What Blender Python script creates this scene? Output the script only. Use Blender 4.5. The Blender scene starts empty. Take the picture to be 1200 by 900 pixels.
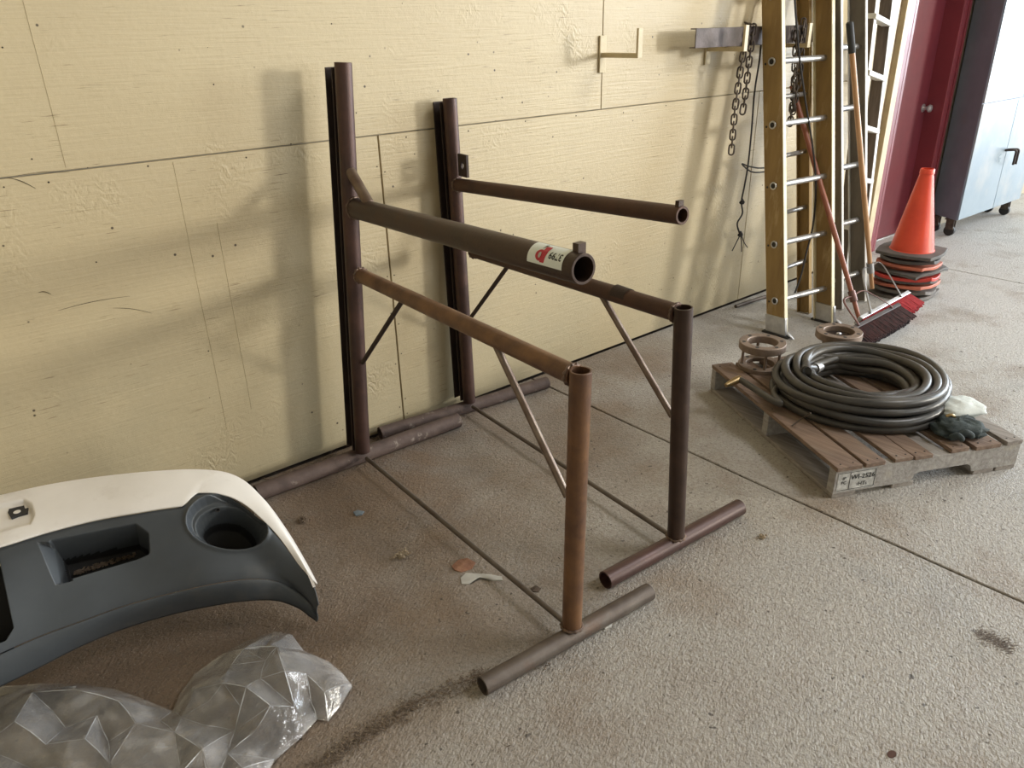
import bpy, bmesh, math, random
from mathutils import Vector, Matrix, noise, Euler
random.seed(7)
SC = bpy.context.scene
COL = SC.collection
V = Vector
PI = math.pi

# ------------------------------------------------------------------ camera
YAW, PITCH, ROLL, FPX = 0.6847837, 0.4346249, -0.0251973, 900.23
CAM = V((0.0, -2.6148, 1.5722))
def cam_axes():
    cy, sy, cp, sp = math.cos(YAW), math.sin(YAW), math.cos(PITCH), math.sin(PITCH)
    f = V((sy*cp, cy*cp, -sp)); r = V((cy, -sy, 0)); u = r.cross(f)
    cr, sr = math.cos(ROLL), math.sin(ROLL)
    return cr*r + sr*u, -sr*r + cr*u, f
RX, UX, FX = cam_axes()
cd = bpy.data.cameras.new('camera'); cam = bpy.data.objects.new('camera', cd); COL.objects.link(cam)
cd.sensor_width = 36.0; cd.sensor_fit = 'HORIZONTAL'; cd.lens = FPX/1200*36; cd.clip_start = 0.05
m = Matrix((RX, UX, -FX)).transposed().to_4x4(); m.translation = CAM
cam.matrix_world = m
SC.camera = cam

# ------------------------------------------------------------------ light
w = bpy.data.worlds.new('world'); SC.world = w; w.use_nodes = True
w.node_tree.nodes['Background'].inputs[0].default_value = (0.75, 0.86, 1.0, 1)
w.node_tree.nodes['Background'].inputs[1].default_value = 0.6
def area(name, loc, target, sx, sy, power, col):
    l = bpy.data.lights.new(name, 'AREA'); l.shape = 'RECTANGLE'; l.size = sx; l.size_y = sy
    l.energy = power; l.color = col
    o = bpy.data.objects.new(name, l); COL.objects.link(o); o.location = loc
    o.rotation_euler = (V(target) - V(loc)).to_track_quat('-Z', 'Y').to_euler()
    return o
area('window_light', (15.9, -14.3, 3.2), (1.5, 0, .9), 2.0, 2.2, 1600, (1.0, .97, .87))       # high window at the far end of the shed
area('wall_fill_light', (7.0, -14.2, 2.2), (2.5, 0, .9), 5.0, 4.0, 200, (.95, .99, 1.0))         # added soft fill for the back wall, from the opposite side
area('end_door_light', (16.8, -5.0, 2.7), (3.0, -1.3, 0), 6.0, 4.6, 1500, (.80, .90, 1.0))      # open door in the right end wall
area('skylight', (4.6, -4.0, 5.0), (1.6, -.9, .4), 1.7, 1.7, 175, (.97, .98, 1.0))                # roof light
SC.view_settings.view_transform = 'Standard'; SC.view_settings.look = 'None'
SC.view_settings.gamma = 1.0; SC.view_settings.use_curve_mapping = False
SC.view_settings.exposure = 0.22

# ------------------------------------------------------------------ helpers
def ray(x, y): return RX*((x-600)/FPX) - UX*((y-450)/FPX) + FX
def at(x, y, X=None, Y=None, Z=None):
    d = ray(x, y)
    t = (Z-CAM.z)/d.z if Z is not None else (Y-CAM.y)/d.y if Y is not None else (X-CAM.x)/d.x
    return CAM + d*t
def proj(p):
    v = V(p) - CAM; z = v.dot(FX)
    return (600 + FPX*v.dot(RX)/z, 450 - FPX*v.dot(UX)/z)
ORG = {}
def thing(name, label, cat, loc, group=None):
    o = bpy.data.objects.new(name, None); COL.objects.link(o); o.empty_display_size = .05
    o.location = loc; ORG[o] = V(loc); o['label'] = label; o['category'] = cat
    if group: o['group'] = group
    return o
def mesh(name, verts, faces, mat, parent=None, smooth=False, label=None, cat=None, group=None, kind=None, loc=None, sharp=None):
    vs = [V(v) for v in verts]
    if parent is not None: org = ORG[parent]
    elif loc is not None: org = V(loc)
    else:
        n = len(vs); org = V((sum(v.x for v in vs)/n, sum(v.y for v in vs)/n, min(v.z for v in vs)))
    me = bpy.data.meshes.new(name); me.from_pydata([v-org for v in vs], [], faces); me.update()
    bm = bmesh.new(); bm.from_mesh(me); bmesh.ops.recalc_face_normals(bm, faces=bm.faces)
    if smooth:
        for f in bm.faces: f.smooth = True
        for e in bm.edges:
            if len(e.link_faces) == 2 and e.calc_face_angle(0) > (sharp or .7): e.smooth = False
    bm.to_mesh(me); bm.free()
    if mat: me.materials.append(mat)
    o = bpy.data.objects.new(name, me); COL.objects.link(o)
    ORG[o] = org
    if parent is not None: o.parent = parent
    else: o.location = org
    if label: o['label'] = label
    if cat: o['category'] = cat
    if group: o['group'] = group
    if kind: o['kind'] = kind
    return o
class MB:
    def __init__(s): s.v = []; s.f = []
    def add(s, v, f):
        n = len(s.v); s.v += [V(p) for p in v]; s.f += [tuple(i+n for i in q) for q in f]; return s
    def obox(s, o, a, b, c):
        o, a, b, c = V(o), V(a), V(b), V(c)
        return s.add([o, o+a, o+a+b, o+b, o+c, o+a+c, o+a+b+c, o+b+c],
                     [(0,1,2,3),(4,5,6,7),(0,1,5,4),(1,2,6,5),(2,3,7,6),(3,0,4,7)])
    def box(s, x0, y0, z0, x1, y1, z1): return s.obox((x0,y0,z0),(x1-x0,0,0),(0,y1-y0,0),(0,0,z1-z0))
    def tube(s, pts, r, seg=14, closed=False, caps=True, flat=1.0):
        pts = [V(p) for p in pts]; n = len(pts)
        rr = r if isinstance(r, (list, tuple)) else [r]*n
        def tan(i):
            a = pts[(i-1) % n] if (closed or i > 0) else pts[i]
            b = pts[(i+1) % n] if (closed or i < n-1) else pts[i]
            return (b-a).normalized()
        t = tan(0); ref = V((0,0,1)) if abs(t.z) < .9 else V((1,0,0))
        nn = (ref - t*ref.dot(t)).normalized(); V0 = []; F0 = []
        for i in range(n):
            t2 = tan(i); nn = (nn - t2*nn.dot(t2)).normalized(); bb = t2.cross(nn)
            for k in range(seg):
                a = 2*PI*k/seg
                V0.append(pts[i] + (nn*math.cos(a)*flat + bb*math.sin(a))*rr[i])
        for i in range(n if closed else n-1):
            j = (i+1) % n
            for k in range(seg):
                F0.append((i*seg+k, i*seg+(k+1)%seg, j*seg+(k+1)%seg, j*seg+k))
        if caps and not closed:
            F0.append(tuple(range(seg))[::-1]); F0.append(tuple((n-1)*seg+k for k in range(seg)))
        return s.add(V0, F0)
    def rev(s, o, axis, prof, seg=32, closed_prof=True):
        """prof: list of (along, radius)"""
        o = V(o); t = V(axis).normalized(); ref = V((0,0,1)) if abs(t.z) < .9 else V((1,0,0))
        n1 = (ref - t*ref.dot(t)).normalized(); b1 = t.cross(n1); V0 = []; F0 = []; m_ = len(prof)
        for (al, r) in prof:
            for k in range(seg):
                a = 2*PI*k/seg; V0.append(o + t*al + (n1*math.cos(a)+b1*math.sin(a))*r)
        for i in range(m_ if closed_prof else m_-1):
            j = (i+1) % m_
            for k in range(seg): F0.append((i*seg+k, i*seg+(k+1)%seg, j*seg+(k+1)%seg, j*seg+k))
        return s.add(V0, F0)
    def build(s, name, mat, parent=None, **k): return mesh(name, s.v, s.f, mat, parent, **k)
def bevel(o, wdt=.003, seg=2):
    b = o.modifiers.new('bevel', 'BEVEL'); b.width = wdt; b.segments = seg; b.limit_method = 'ANGLE'; return o
def pipe(name, a, b, r, mat, parent, wall=.005, seg=28, cut=0, **k):
    """hollow steel pipe from a to b with real wall thickness and a slightly rounded rim"""
    a, b = V(a), V(b); L = (b-a).length; e = .0012
    n = max(2, int(L/.12)); prof = [(0, r-wall), (0, r-e), (e, r)]
    prof += [(L*i/n, r) for i in range(1, n)] + [(L-e, r), (L, r-e), (L, r-wall), (L-.08 if L > .2 else L*.6, r-wall), (.08 if L > .2 else L*.4, r-wall)]
    return MB().rev(a, b-a, prof, seg).build(name, mat, parent, smooth=True, **k)
def rod(name, a, b, r, mat, parent, seg=12, **k):
    return MB().tube([a, V(a).lerp(V(b), .5), b], r, seg).build(name, mat, parent, smooth=True, **k)
def weld(p, axis, r, mat, parent, amp=.003):
    """lumpy weld bead round a joint"""
    t = V(axis).normalized(); ref = V((0,0,1)) if abs(t.z) < .9 else V((1,0,0))
    n1 = (ref - t*ref.dot(t)).normalized(); b1 = t.cross(n1); pts = []; rr = []
    for k in range(36):
        a = 2*PI*k/36; q = V(p) + (n1*math.cos(a)+b1*math.sin(a))*r
        pts.append(q + t*amp*noise.noise(q*90)); rr.append(.0042 + .0016*math.sin(k*2.1) + .001*noise.noise(q*200))
    return MB().tube(pts, rr, 7, closed=True).build('weld_bead', mat, parent, smooth=True)

# ------------------------------------------------------------------ materials
def mat(name, c1, c2=None, rough=.6, metal=0, scale=6, stretch=(1,1,1), bump=0, bscale=None, c3=None, c3lo=.55, c3hi=.7, c3scale=2.5, detail=6, rvar=.15, lo=.35, hi=.65, bdist=.004, spec=.5, coat=0):
    m = bpy.data.materials.new(name); m.use_nodes = True; nt = m.node_tree; N = nt.nodes; L = nt.links
    b = N['Principled BSDF']; b.inputs['Roughness'].default_value = rough; b.inputs['Metallic'].default_value = metal
    b.inputs['Specular IOR Level'].default_value = spec
    if coat: b.inputs['Coat Weight'].default_value = coat; b.inputs['Coat Roughness'].default_value = .2
    c2 = c2 or tuple(c*.75 for c in c1)
    tc = N.new('ShaderNodeTexCoord'); mp = N.new('ShaderNodeMapping'); L.new(tc.outputs['Object'], mp.inputs['Vector'])
    mp.inputs['Scale'].default_value = stretch
    def nz(sc, det=detail, ro=.6):
        n = N.new('ShaderNodeTexNoise'); n.inputs['Scale'].default_value = sc; n.inputs['Detail'].default_value = det
        n.inputs['Roughness'].default_value = ro; L.new(mp.outputs[0], n.inputs['Vector']); return n
    n1 = nz(scale); r1 = N.new('ShaderNodeMapRange'); r1.inputs[1].default_value = lo; r1.inputs[2].default_value = hi
    L.new(n1.outputs[0], r1.inputs[0])
    mx = N.new('ShaderNodeMix'); mx.data_type = 'RGBA'; mx.inputs[6].default_value = (*c1, 1); mx.inputs[7].default_value = (*c2, 1)
    L.new(r1.outputs[0], mx.inputs[0]); out = mx.outputs[2]
    if c3:
        n3 = nz(c3scale, 8, .65); r3 = N.new('ShaderNodeMapRange'); r3.inputs[1].default_value = c3lo; r3.inputs[2].default_value = c3hi
        L.new(n3.outputs[0], r3.inputs[0]); m3 = N.new('ShaderNodeMix'); m3.data_type = 'RGBA'
        L.new(r3.outputs[0], m3.inputs[0]); L.new(out, m3.inputs[6]); m3.inputs[7].default_value = (*c3, 1); out = m3.outputs[2]
    L.new(out, b.inputs['Base Color'])
    rr = N.new('ShaderNodeMapRange'); rr.inputs[3].default_value = max(.02, rough-rvar); rr.inputs[4].default_value = min(1, rough+rvar)
    L.new(n1.outputs[0], rr.inputs[0]); L.new(rr.outputs[0], b.inputs['Roughness'])
    if bump:
        n2 = nz(bscale or scale*6, 4); bu = N.new('ShaderNodeBump'); bu.inputs['Strength'].default_value = bump
        bu.inputs['Distance'].default_value = bdist; L.new(n2.outputs[0], bu.inputs['Height']); L.new(bu.outputs[0], b.inputs['Normal'])
    m['out'] = 0
    return m
RUST = mat('rusty_steel', (.060,.030,.021), (.10,.05,.032), rough=.55, metal=.35, scale=14, bump=.5, bscale=160, bdist=.0015, c3=(.05,.03,.025), c3scale=7, c3lo=.52, c3hi=.72)
RUSTO = mat('orange_rusted_steel', (.20,.10,.045), (.10,.05,.03), rough=.42, metal=.2, scale=9, bump=.4, bscale=150, bdist=.0015, c3=(.07,.035,.025), c3scale=6, c3lo=.55, c3hi=.75)
RUSTP = mat('purple_brown_steel', (.055,.031,.026), (.088,.046,.036), rough=.42, metal=.4, scale=12, bump=.4, bscale=150, bdist=.0015, c3=(.09,.12,.17), c3scale=3.2, c3lo=.62, c3hi=.72)
RUSTD = mat('dark_brown_steel', (.042,.026,.020), (.068,.040,.029), rough=.42, metal=.4, scale=11, bump=.35, bscale=150, bdist=.0015)
DUSTP = mat('dusty_steel', (.13,.09,.075), (.085,.058,.05), rough=.75, metal=.15, scale=16, bump=.6, bscale=120, bdist=.002, c3=(.30,.25,.21), c3scale=22, c3lo=.6, c3hi=.72)
GREYP = mat('grey_rusted_steel', (.15,.125,.105), (.095,.072,.06), rough=.55, metal=.4, scale=9, bump=.4, bscale=140, bdist=.0015, c3=(.13,.075,.05), c3scale=5)
REDP = mat('red_brown_painted_steel', (.085,.042,.036), (.068,.038,.032), rough=.45, metal=.25, scale=8, stretch=(1,1,1), bump=.3, bscale=140, bdist=.001, c3=(.09,.05,.04), c3scale=9)
WELDM = mat('weld_metal', (.22,.15,.11), (.10,.07,.055), rough=.5, metal=.6, scale=60)
BARE = mat('worn_bare_steel', (.24,.19,.15), (.14,.095,.075), rough=.42, metal=.7, scale=10, bump=.2, bscale=140, bdist=.001)
BLACKM = mat('black_channel_steel', (.035,.025,.022), (.055,.035,.028), rough=.6, metal=.3, scale=12, bump=.3)
CREAMM = mat('cream_painted_metal', (.62,.52,.33), (.52,.43,.27), rough=.5, scale=12, bump=.2)
ALU = mat('aluminium', (.62,.62,.62), (.48,.48,.49), rough=.38, metal=.75, scale=20, bump=.1)
YEL = mat('weathered_yellow_fibreglass', (.36,.235,.085), (.27,.17,.065), rough=.6, scale=5, stretch=(3,3,.6), bump=.25, c3=(.46,.33,.16), c3scale=7, c3lo=.55, c3hi=.68)
YELF = mat('lit_yellow_fibreglass', (.82,.76,.56), (.74,.66,.42), rough=.6, scale=5)  # paler copy for rail flanges, light on their front edges is in the colour
GRYL = mat('grey_fibreglass', (.20,.175,.145), (.14,.122,.10), rough=.65, scale=6, stretch=(3,3,.7), bump=.2)
WEAW = mat('weathered_ladder_wood', (.19,.15,.12), (.11,.085,.07), rough=.8, scale=8, stretch=(4,4,.5), bump=.5)
WHT = mat('white_painted_metal', (.78,.78,.76), (.68,.68,.66), rough=.5, scale=8)
BLK = mat('black_rubber', (.02,.02,.021), (.035,.034,.033), rough=.7, scale=20, bump=.2)
ROPE = mat('black_rope', (.022,.02,.02), (.04,.035,.032), rough=.9, scale=120, bump=.6, bscale=300)
CHAIN = mat('chain_steel', (.14,.11,.085), (.07,.055,.045), rough=.5, metal=.6, scale=40, bump=.3)
HOSE = mat('black_hose_rubber', (.035,.034,.033), (.065,.060,.054), rough=.36, scale=5, bump=.25, bscale=90, bdist=.001, c3=(.10,.088,.072), c3scale=3.5, c3lo=.5, c3hi=.72)
BRASS = mat('brass', (.45,.33,.17), (.28,.2,.1), rough=.35, metal=.9, scale=30)
FLG = mat('cast_flange', (.30,.23,.185), (.21,.155,.12), rough=.55, metal=.4, scale=20, bump=.3)
WOODA = mat('brown_pallet_wood', (.29,.19,.13), (.20,.125,.085), rough=.8, scale=7, stretch=(5,5,5), bump=.5, c3=(.13,.08,.055), c3scale=1.6, c3lo=.55)
def woodboard(name, c1, c2, ang, c3=None):
    m = mat(name, c1, c2, rough=.8, scale=1, bump=0, c3=c3, c3scale=.25, c3lo=.55, c3hi=.7)
    nt = m.node_tree; N = nt.nodes; L = nt.links
    mp = [n for n in N if n.type == 'MAPPING'][0]; mp.inputs['Rotation'].default_value = (0, 0, -ang); mp.inputs['Scale'].default_value = (60, 3.5, 60)
    n2 = N.new('ShaderNodeTexNoise'); n2.inputs['Scale'].default_value = 1.6; n2.inputs['Detail'].default_value = 5; L.new(mp.outputs[0], n2.inputs['Vector'])
    bu = N.new('ShaderNodeBump'); bu.inputs['Strength'].default_value = .6; bu.inputs['Distance'].default_value = .003
    L.new(n2.outputs[0], bu.inputs['Height']); L.new(bu.outputs[0], N['Principled BSDF'].inputs['Normal']); return m
E1 = V((.8955, -.4450, 0)); E2 = V((.4450, .8955, 0))
ANG2 = math.atan2(E2.y, E2.x) - PI/2
WDB = woodboard('deck_board_wood', (.24,.165,.12), (.15,.10,.075), ANG2, (.34,.27,.21))
WDG = woodboard('grey_deck_wood', (.34,.31,.28), (.22,.19,.17), ANG2)
WSG = woodboard('grey_stringer_wood', (.40,.38,.36), (.26,.24,.225), ANG2 + PI/2, (.46,.42,.36))
ORAN = mat('orange_cone_plastic', (.80,.085,.035), (.70,.065,.03), rough=.38, scale=8, bump=.1)
ORANP = mat('faded_orange_plastic', (.66,.20,.12), (.50,.17,.12), rough=.55, scale=9, c3=(.30,.20,.16), c3scale=8)
REDC = mat('red_cone_plastic', (.70,.07,.05), (.55,.06,.05), rough=.4, scale=8)
CONB = mat('grey_black_cone_base', (.085,.08,.077), (.14,.13,.12), rough=.7, scale=10, bump=.2)
CONG = mat('dusty_grey_cone_base', (.22,.20,.185), (.13,.12,.11), rough=.8, scale=12, bump=.3)
HNDL = mat('varnished_broom_handle', (.52,.30,.15), (.42,.22,.10), rough=.4, scale=5, stretch=(5,5,.6))
HNDR = mat('red_brown_broom_handle', (.36,.13,.075), (.27,.09,.055), rough=.45, scale=5, stretch=(5,5,.6))
BRR = mat('red_bristle', (.55,.03,.045), (.36,.02,.03), rough=.5, scale=60)
BRD = mat('dark_red_bristle', (.10,.032,.035), (.03,.02,.024), rough=.6, scale=50)
BRK = mat('black_bristle', (.03,.022,.028), (.05,.03,.035), rough=.6, scale=50)
REDD = mat('red_door_paint', (.16,.026,.036), (.13,.022,.032), rough=.42, scale=3, bump=.05)
REDF = mat('red_frame_paint', (.22,.038,.048), (.18,.03,.04), rough=.4, scale=3)
BRNG = mat('brown_gap_wood', (.30,.21,.12), (.22,.15,.08), rough=.8, scale=6)
CABD = mat('dark_grey_cabinet_paint', (.24,.27,.35), (.20,.225,.29), rough=.5, scale=4, bump=.05, c3=(.25,.25,.27), c3scale=2)
CABB = mat('pale_blue_cabinet_paint', (.27,.34,.40), (.22,.29,.36), rough=.32, scale=2.5, bump=.06, c3=(.44,.42,.39), c3scale=1.6, c3lo=.48, c3hi=.72, coat=.2)
BEIGE = mat('beige_painted_bumper_plastic', (.86,.82,.77), (.78,.74,.69), rough=.42, scale=4, bump=.04, c3=(.62,.56,.50), c3scale=5, c3lo=.55, c3hi=.8)
GPLA = mat('grey_textured_bumper_plastic', (.062,.070,.078), (.045,.051,.058), rough=.5, scale=4, bump=.12, bscale=300, bdist=.0006, c3=(.11,.105,.095), c3scale=3.5, c3lo=.58, c3hi=.85)
GPLB = mat('black_plastic_and_pocket_shade', (.010,.010,.011), (.016,.015,.015), rough=.7, scale=10)
LITTER = mat('dry_litter', (.22,.165,.12), (.12,.088,.062), rough=.95, scale=60)
STRAW = mat('pale_dry_grass', (.42,.34,.24), (.27,.21,.14), rough=.9, scale=50)
PAPER = mat('dirty_white_paper', (.55,.54,.50), (.42,.40,.36), rough=.8, scale=12)
FLAKE = mat('orange_rust_flake', (.33,.17,.10), (.25,.12,.075), rough=.95, scale=40, bump=.6)
DIRT = mat('dark_dirt', (.07,.048,.035), (.11,.08,.06), rough=1, scale=30, bump=.5)
INK = mat('black_ink', (.02,.02,.02), (.03,.03,.03), rough=.7)
LABW = mat('white_sticker', (.80,.86,.82), (.74,.80,.76), rough=.4)
LABR = mat('red_sticker_print', (.52,.01,.04), (.45,.01,.035), rough=.4)
STAMP = mat('worn_white_stamp', (.62,.62,.60), (.34,.33,.31), rough=.8, scale=40)
CLOTHW = mat('white_cloth', (.68,.72,.70), (.58,.62,.60), rough=.85, scale=20, bump=.4, bscale=90)
CLOTHK = mat('black_green_cloth', (.022,.032,.034), (.04,.055,.055), rough=.8, scale=20, bump=.5, bscale=90)
NAIL = mat('dark_nail_hole', (.05,.035,.02), (.03,.02,.012), rough=.9)
ROOM = mat('shed_lining', (.42,.38,.30), (.36,.32,.25), rough=.9, scale=2)

def wall_mat():
    m = bpy.data.materials.new('cream_painted_plywood'); m.use_nodes = True; nt = m.node_tree; N = nt.nodes; L = nt.links
    b = N['Principled BSDF']; b.inputs['Roughness'].default_value = .42
    g = N.new('ShaderNodeNewGeometry')
    def mp(scale):
        q = N.new('ShaderNodeMapping'); q.inputs['Scale'].default_value = scale; L.new(g.outputs['Position'], q.inputs[0]); return q
    def nz(vec, sc, det=6, ro=.6, dist=0):
        n = N.new('ShaderNodeTexNoise'); n.inputs['Scale'].default_value = sc; n.inputs['Detail'].default_value = det
        n.inputs['Roughness'].default_value = ro; n.inputs['Distortion'].default_value = dist; L.new(vec.outputs[0], n.inputs['Vector']); return n
    def rng(src, a, c, o0=0, o1=1):
        r = N.new('ShaderNodeMapRange'); r.inputs[1].default_value = a; r.inputs[2].default_value = c
        r.inputs[3].default_value = o0; r.inputs[4].default_value = o1; L.new(src, r.inputs[0]); return r.outputs[0]
    def mix(f, a, col):
        x = N.new('ShaderNodeMix'); x.data_type = 'RGBA'; L.new(f, x.inputs[0])
        if isinstance(a, tuple): x.inputs[6].default_value = (*a, 1)
        else: L.new(a, x.inputs[6])
        x.inputs[7].default_value = (*col, 1); return x.outputs[2]
    def math_(op, a, bb):
        x = N.new('ShaderNodeMath'); x.operation = op
        for i, q in enumerate((a, bb)):
            if isinstance(q, (int, float)): x.inputs[i].default_value = q
            else: L.new(q, x.inputs[i])
        return x.outputs[0]
    iso = mp((1,1,1)); grain = mp((2.2, 1, 60)); gr2 = mp((5, 1, 130))
    c = mix(rng(nz(iso, 1.1).outputs[0], .35, .7), (.535,.438,.268), (.49,.395,.24))
    c = mix(rng(nz(iso, 6, 8).outputs[0], .55, .85, 0, .5), c, (.46,.365,.22))
    # grime scuffed on towards the floor
    sep = N.new('ShaderNodeSeparateXYZ'); L.new(g.outputs['Position'], sep.inputs[0])
    low = rng(math_('ADD', sep.outputs[2], rng(nz(iso, 3, 8).outputs[0], .3, .7, -.25, .25)), .95, -.05, 0, .75)
    c = mix(low, c, (.39,.335,.22))
    # fine horizontal checks in the veneer and small dark pits
    ch = rng(nz(gr2, 1.9, 3, .5).outputs[0], .62, .70)
    pit = math_('MULTIPLY', ch, rng(nz(iso, 5, 3).outputs[0], .46, .62))
    c = mix(pit, c, (.20,.14,.075))
    vo = N.new('ShaderNodeTexVoronoi'); vo.inputs['Scale'].default_value = 16; L.new(iso.outputs[0], vo.inputs['Vector'])
    dots = math_('MULTIPLY', rng(vo.outputs['Distance'], .085, .05), rng(nz(iso, 2.7, 2).outputs[0], .50, .54))
    c = mix(dots, c, (.07,.05,.03))
    L.new(c, b.inputs['Base Color'])
    h1 = nz(grain, 2.0, 5, .6, .3).outputs[0]
    knot = N.new('ShaderNodeTexWave'); knot.wave_type = 'RINGS'; knot.inputs['Scale'].default_value = 9; knot.inputs['Distortion'].default_value = 14
    knot.inputs['Detail'].default_value = 3; knot.inputs['Detail Scale'].default_value = 1.6
    kq = mp((1.6,1,1)); L.new(kq.outputs[0], knot.inputs[0])
    km = rng(nz(iso, 2.3, 3).outputs[0], .58, .74)
    h = math_('ADD', math_('MULTIPLY', h1, .5), math_('MULTIPLY', math_('MULTIPLY', knot.outputs[0], km), .42))
    h = math_('ADD', h, math_('MULTIPLY', nz(iso, 45, 3).outputs[0], .25))
    bu = N.new('ShaderNodeBump'); bu.inputs['Strength'].default_value = .75; bu.inputs['Distance'].default_value = .005
    L.new(h, bu.inputs['Height']); L.new(bu.outputs[0], b.inputs['Normal'])
    return m
WALL = wall_mat()

def floor_mat():
    m = bpy.data.materials.new('worn_concrete'); m.use_nodes = True; nt = m.node_tree; N = nt.nodes; L = nt.links
    b = N['Principled BSDF']
    g = N.new('ShaderNodeNewGeometry'); P = g.outputs['Position']
    def nz(sc, det=6, ro=.6, dist=0, scale=None, rot=0):
        n = N.new('ShaderNodeTexNoise'); n.inputs['Scale'].default_value = sc; n.inputs['Detail'].default_value = det
        n.inputs['Roughness'].default_value = ro; n.inputs['Distortion'].default_value = dist
        if scale:
            q = N.new('ShaderNodeMapping'); q.vector_type = 'TEXTURE'; q.inputs['Scale'].default_value = scale; q.inputs['Rotation'].default_value = (0,0,rot); L.new(P, q.inputs[0]); L.new(q.outputs[0], n.inputs['Vector'])
        else: L.new(P, n.inputs['Vector'])
        return n.outputs[0]
    def rng(src, a, c, o0=0, o1=1):
        r = N.new('ShaderNodeMapRange'); r.inputs[1].default_value = a; r.inputs[2].default_value = c
        r.inputs[3].default_value = o0; r.inputs[4].default_value = o1; L.new(src, r.inputs[0]); return r.outputs[0]
    def mix(f, a, col):
        x = N.new('ShaderNodeMix'); x.data_type = 'RGBA'; L.new(f, x.inputs[0])
        if isinstance(a, tuple): x.inputs[6].default_value = (*a, 1)
        else: L.new(a, x.inputs[6])
        if isinstance(col, tuple): x.inputs[7].default_value = (*col, 1)
        else: L.new(col, x.inputs[7])
        return x.outputs[2]
    def mth(op, a, bb):
        x = N.new('ShaderNodeMath'); x.operation = op
        for i, q in enumerate((a, bb)):
            if isinstance(q, (int, float)): x.inputs[i].default_value = q
            else: L.new(q, x.inputs[i])
        return x.outputs[0]
    sep = N.new('ShaderNodeSeparateXYZ'); L.new(P, sep.inputs[0]); X, Y = sep.outputs[0], sep.outputs[1]
    base = mix(rng(nz(1.3, 8), .3, .7), (.39,.362,.32), (.47,.44,.395))
    base = mix(rng(nz(60, 4), .35, .7, 0, .75), base, (.30,.265,.225))
    base = mix(rng(X, 2.0, 4.6, 0, .75), base, (.62,.62,.615))          # paler towards the right: door light put into the colour
    # brown dirt trodden in near the wall and around the frames
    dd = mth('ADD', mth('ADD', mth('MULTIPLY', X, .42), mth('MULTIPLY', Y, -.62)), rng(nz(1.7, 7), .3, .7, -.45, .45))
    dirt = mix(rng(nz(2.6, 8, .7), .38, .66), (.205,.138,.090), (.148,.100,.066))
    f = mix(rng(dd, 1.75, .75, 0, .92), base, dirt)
    f = mix(rng(nz(2.4, 6, .65), .52, .70, 0, .55), f, (.22,.145,.085))     # rust-brown stains
    f = mix(rng(nz(1.9, 7, .7, .6), .56, .68, 0, .35), f, (.26,.26,.25))
    f = mix(rng(nz(3.7, 9, .7), .62, .72, 0, .6), f, (.20,.165,.14))
    f = mix(rng(nz(90, 4, .7), .52, .66, 0, .55), f, (.10,.082,.065))    # grime in the pores
    f = mix(rng(nz(150, 3, .6), .62, .70, 0, .6), f, (.52,.48,.42))    # pale grit
    f = mix(rng(nz(33, 2, .5), .70, .73, 0, .85), f, (.06,.045,.035))   # dark specks
    L.new(f, b.inputs['Base Color'])
    L.new(rng(nz(2.1, 6), .3, .7, .5, .72), b.inputs['Roughness'])
    h = mth('ADD', mth('MULTIPLY', nz(140, 3, .6, 0, (1.6,.8,1), .5), .7), mth('MULTIPLY', nz(62, 5, .62, .5), 1.1))
    bu = N.new('ShaderNodeBump'); bu.inputs['Strength'].default_value = .85; bu.inputs['Distance'].default_value = .008
    L.new(h, bu.inputs['Height']); L.new(bu.outputs[0], b.inputs['Normal'])
    return m
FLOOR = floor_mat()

# ------------------------------------------------------------------ the setting
def struct(o): o['kind'] = 'structure'; return o
X0, X1, XF, Y1, H = -3.0, 17.0, 17.0, -14.5, 5.2
DL, DR, DT = 5.60, 6.36, 2.06                       # red door opening
back = struct(MB().box(X0, .014, 0, DL, .25, H).box(DR, .014, 0, X1, .25, H).box(DL, .014, DT, DR, .25, H).build('wall_back', ROOM, loc=(0,0,0)))
# plywood sheets nailed on, each a piece with its own edges
def sheet(x0, z0, x1, z1):
    g = .0022; o = MB().box(x0+g, 0, z0+g, x1-g, .0145, z1-g).build('plywood_sheet', WALL, back); bevel(o, .0012, 1); return o
for a, b_ in ((-3, -.92), (-.92, 1.52), (1.522, 3.96), (3.96, DL-.4)): sheet(a, .006, b_, 1.22)
for a, b_ in ((-3, .265), (.265, 2.705), (2.705, DL-.4)): sheet(a, 1.22, b_, 2.44)
for a, b_ in ((-3, -.92), (-.92, 1.52), (1.52, 3.96), (3.96, 6.4)): sheet(a, 2.44, b_, 3.66)
sheet(DR+.6, .01, 8.6, 1.22); sheet(DR+.6, 1.22, 8.6, 2.44)
for x, z0, z1 in ((.47, 1.23, 2.2), (.772, .25, 1.21), (.874, .3, 1.0)):      # joint strips telegraphing through the paint
    pts = [V((x + .0025*noise.noise(V((x*9, 0, z*3))), 0, z)) for z in [z0 + (z1-z0)*i/30 for i in range(31)]]
    MB().tube(pts, .0012, 6, flat=.6).build('paint_ridge', WALL, back, smooth=True)
nb = MB(); rn = random.Random(3)
def dot(x, z, r): nb.rev((x, .0004, z), (0,-1,0), [(0, r), (.0012, r*.9), (.0012, 0.0001)], 7, False)
for k in range(16): dot(-.2 + k*.305 + rn.uniform(-.02,.02), 1.205 + rn.uniform(-.012,.004), .0032)
for z in [.1 + .2*i for i in range(6)]: dot(1.505, z + rn.uniform(-.03,.03), .003); dot(1.537, z + rn.uniform(-.04,.04), .003)
for k in range(60): dot(rn.uniform(-.1, 4.6), rn.uniform(.05, 1.9), rn.choice((.0012, .0016, .0026)))
o = nb.build('nail_hole', NAIL, back); o['kind'] = 'stuff'
sq = MB()                                               # scuffs and gouges
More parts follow.
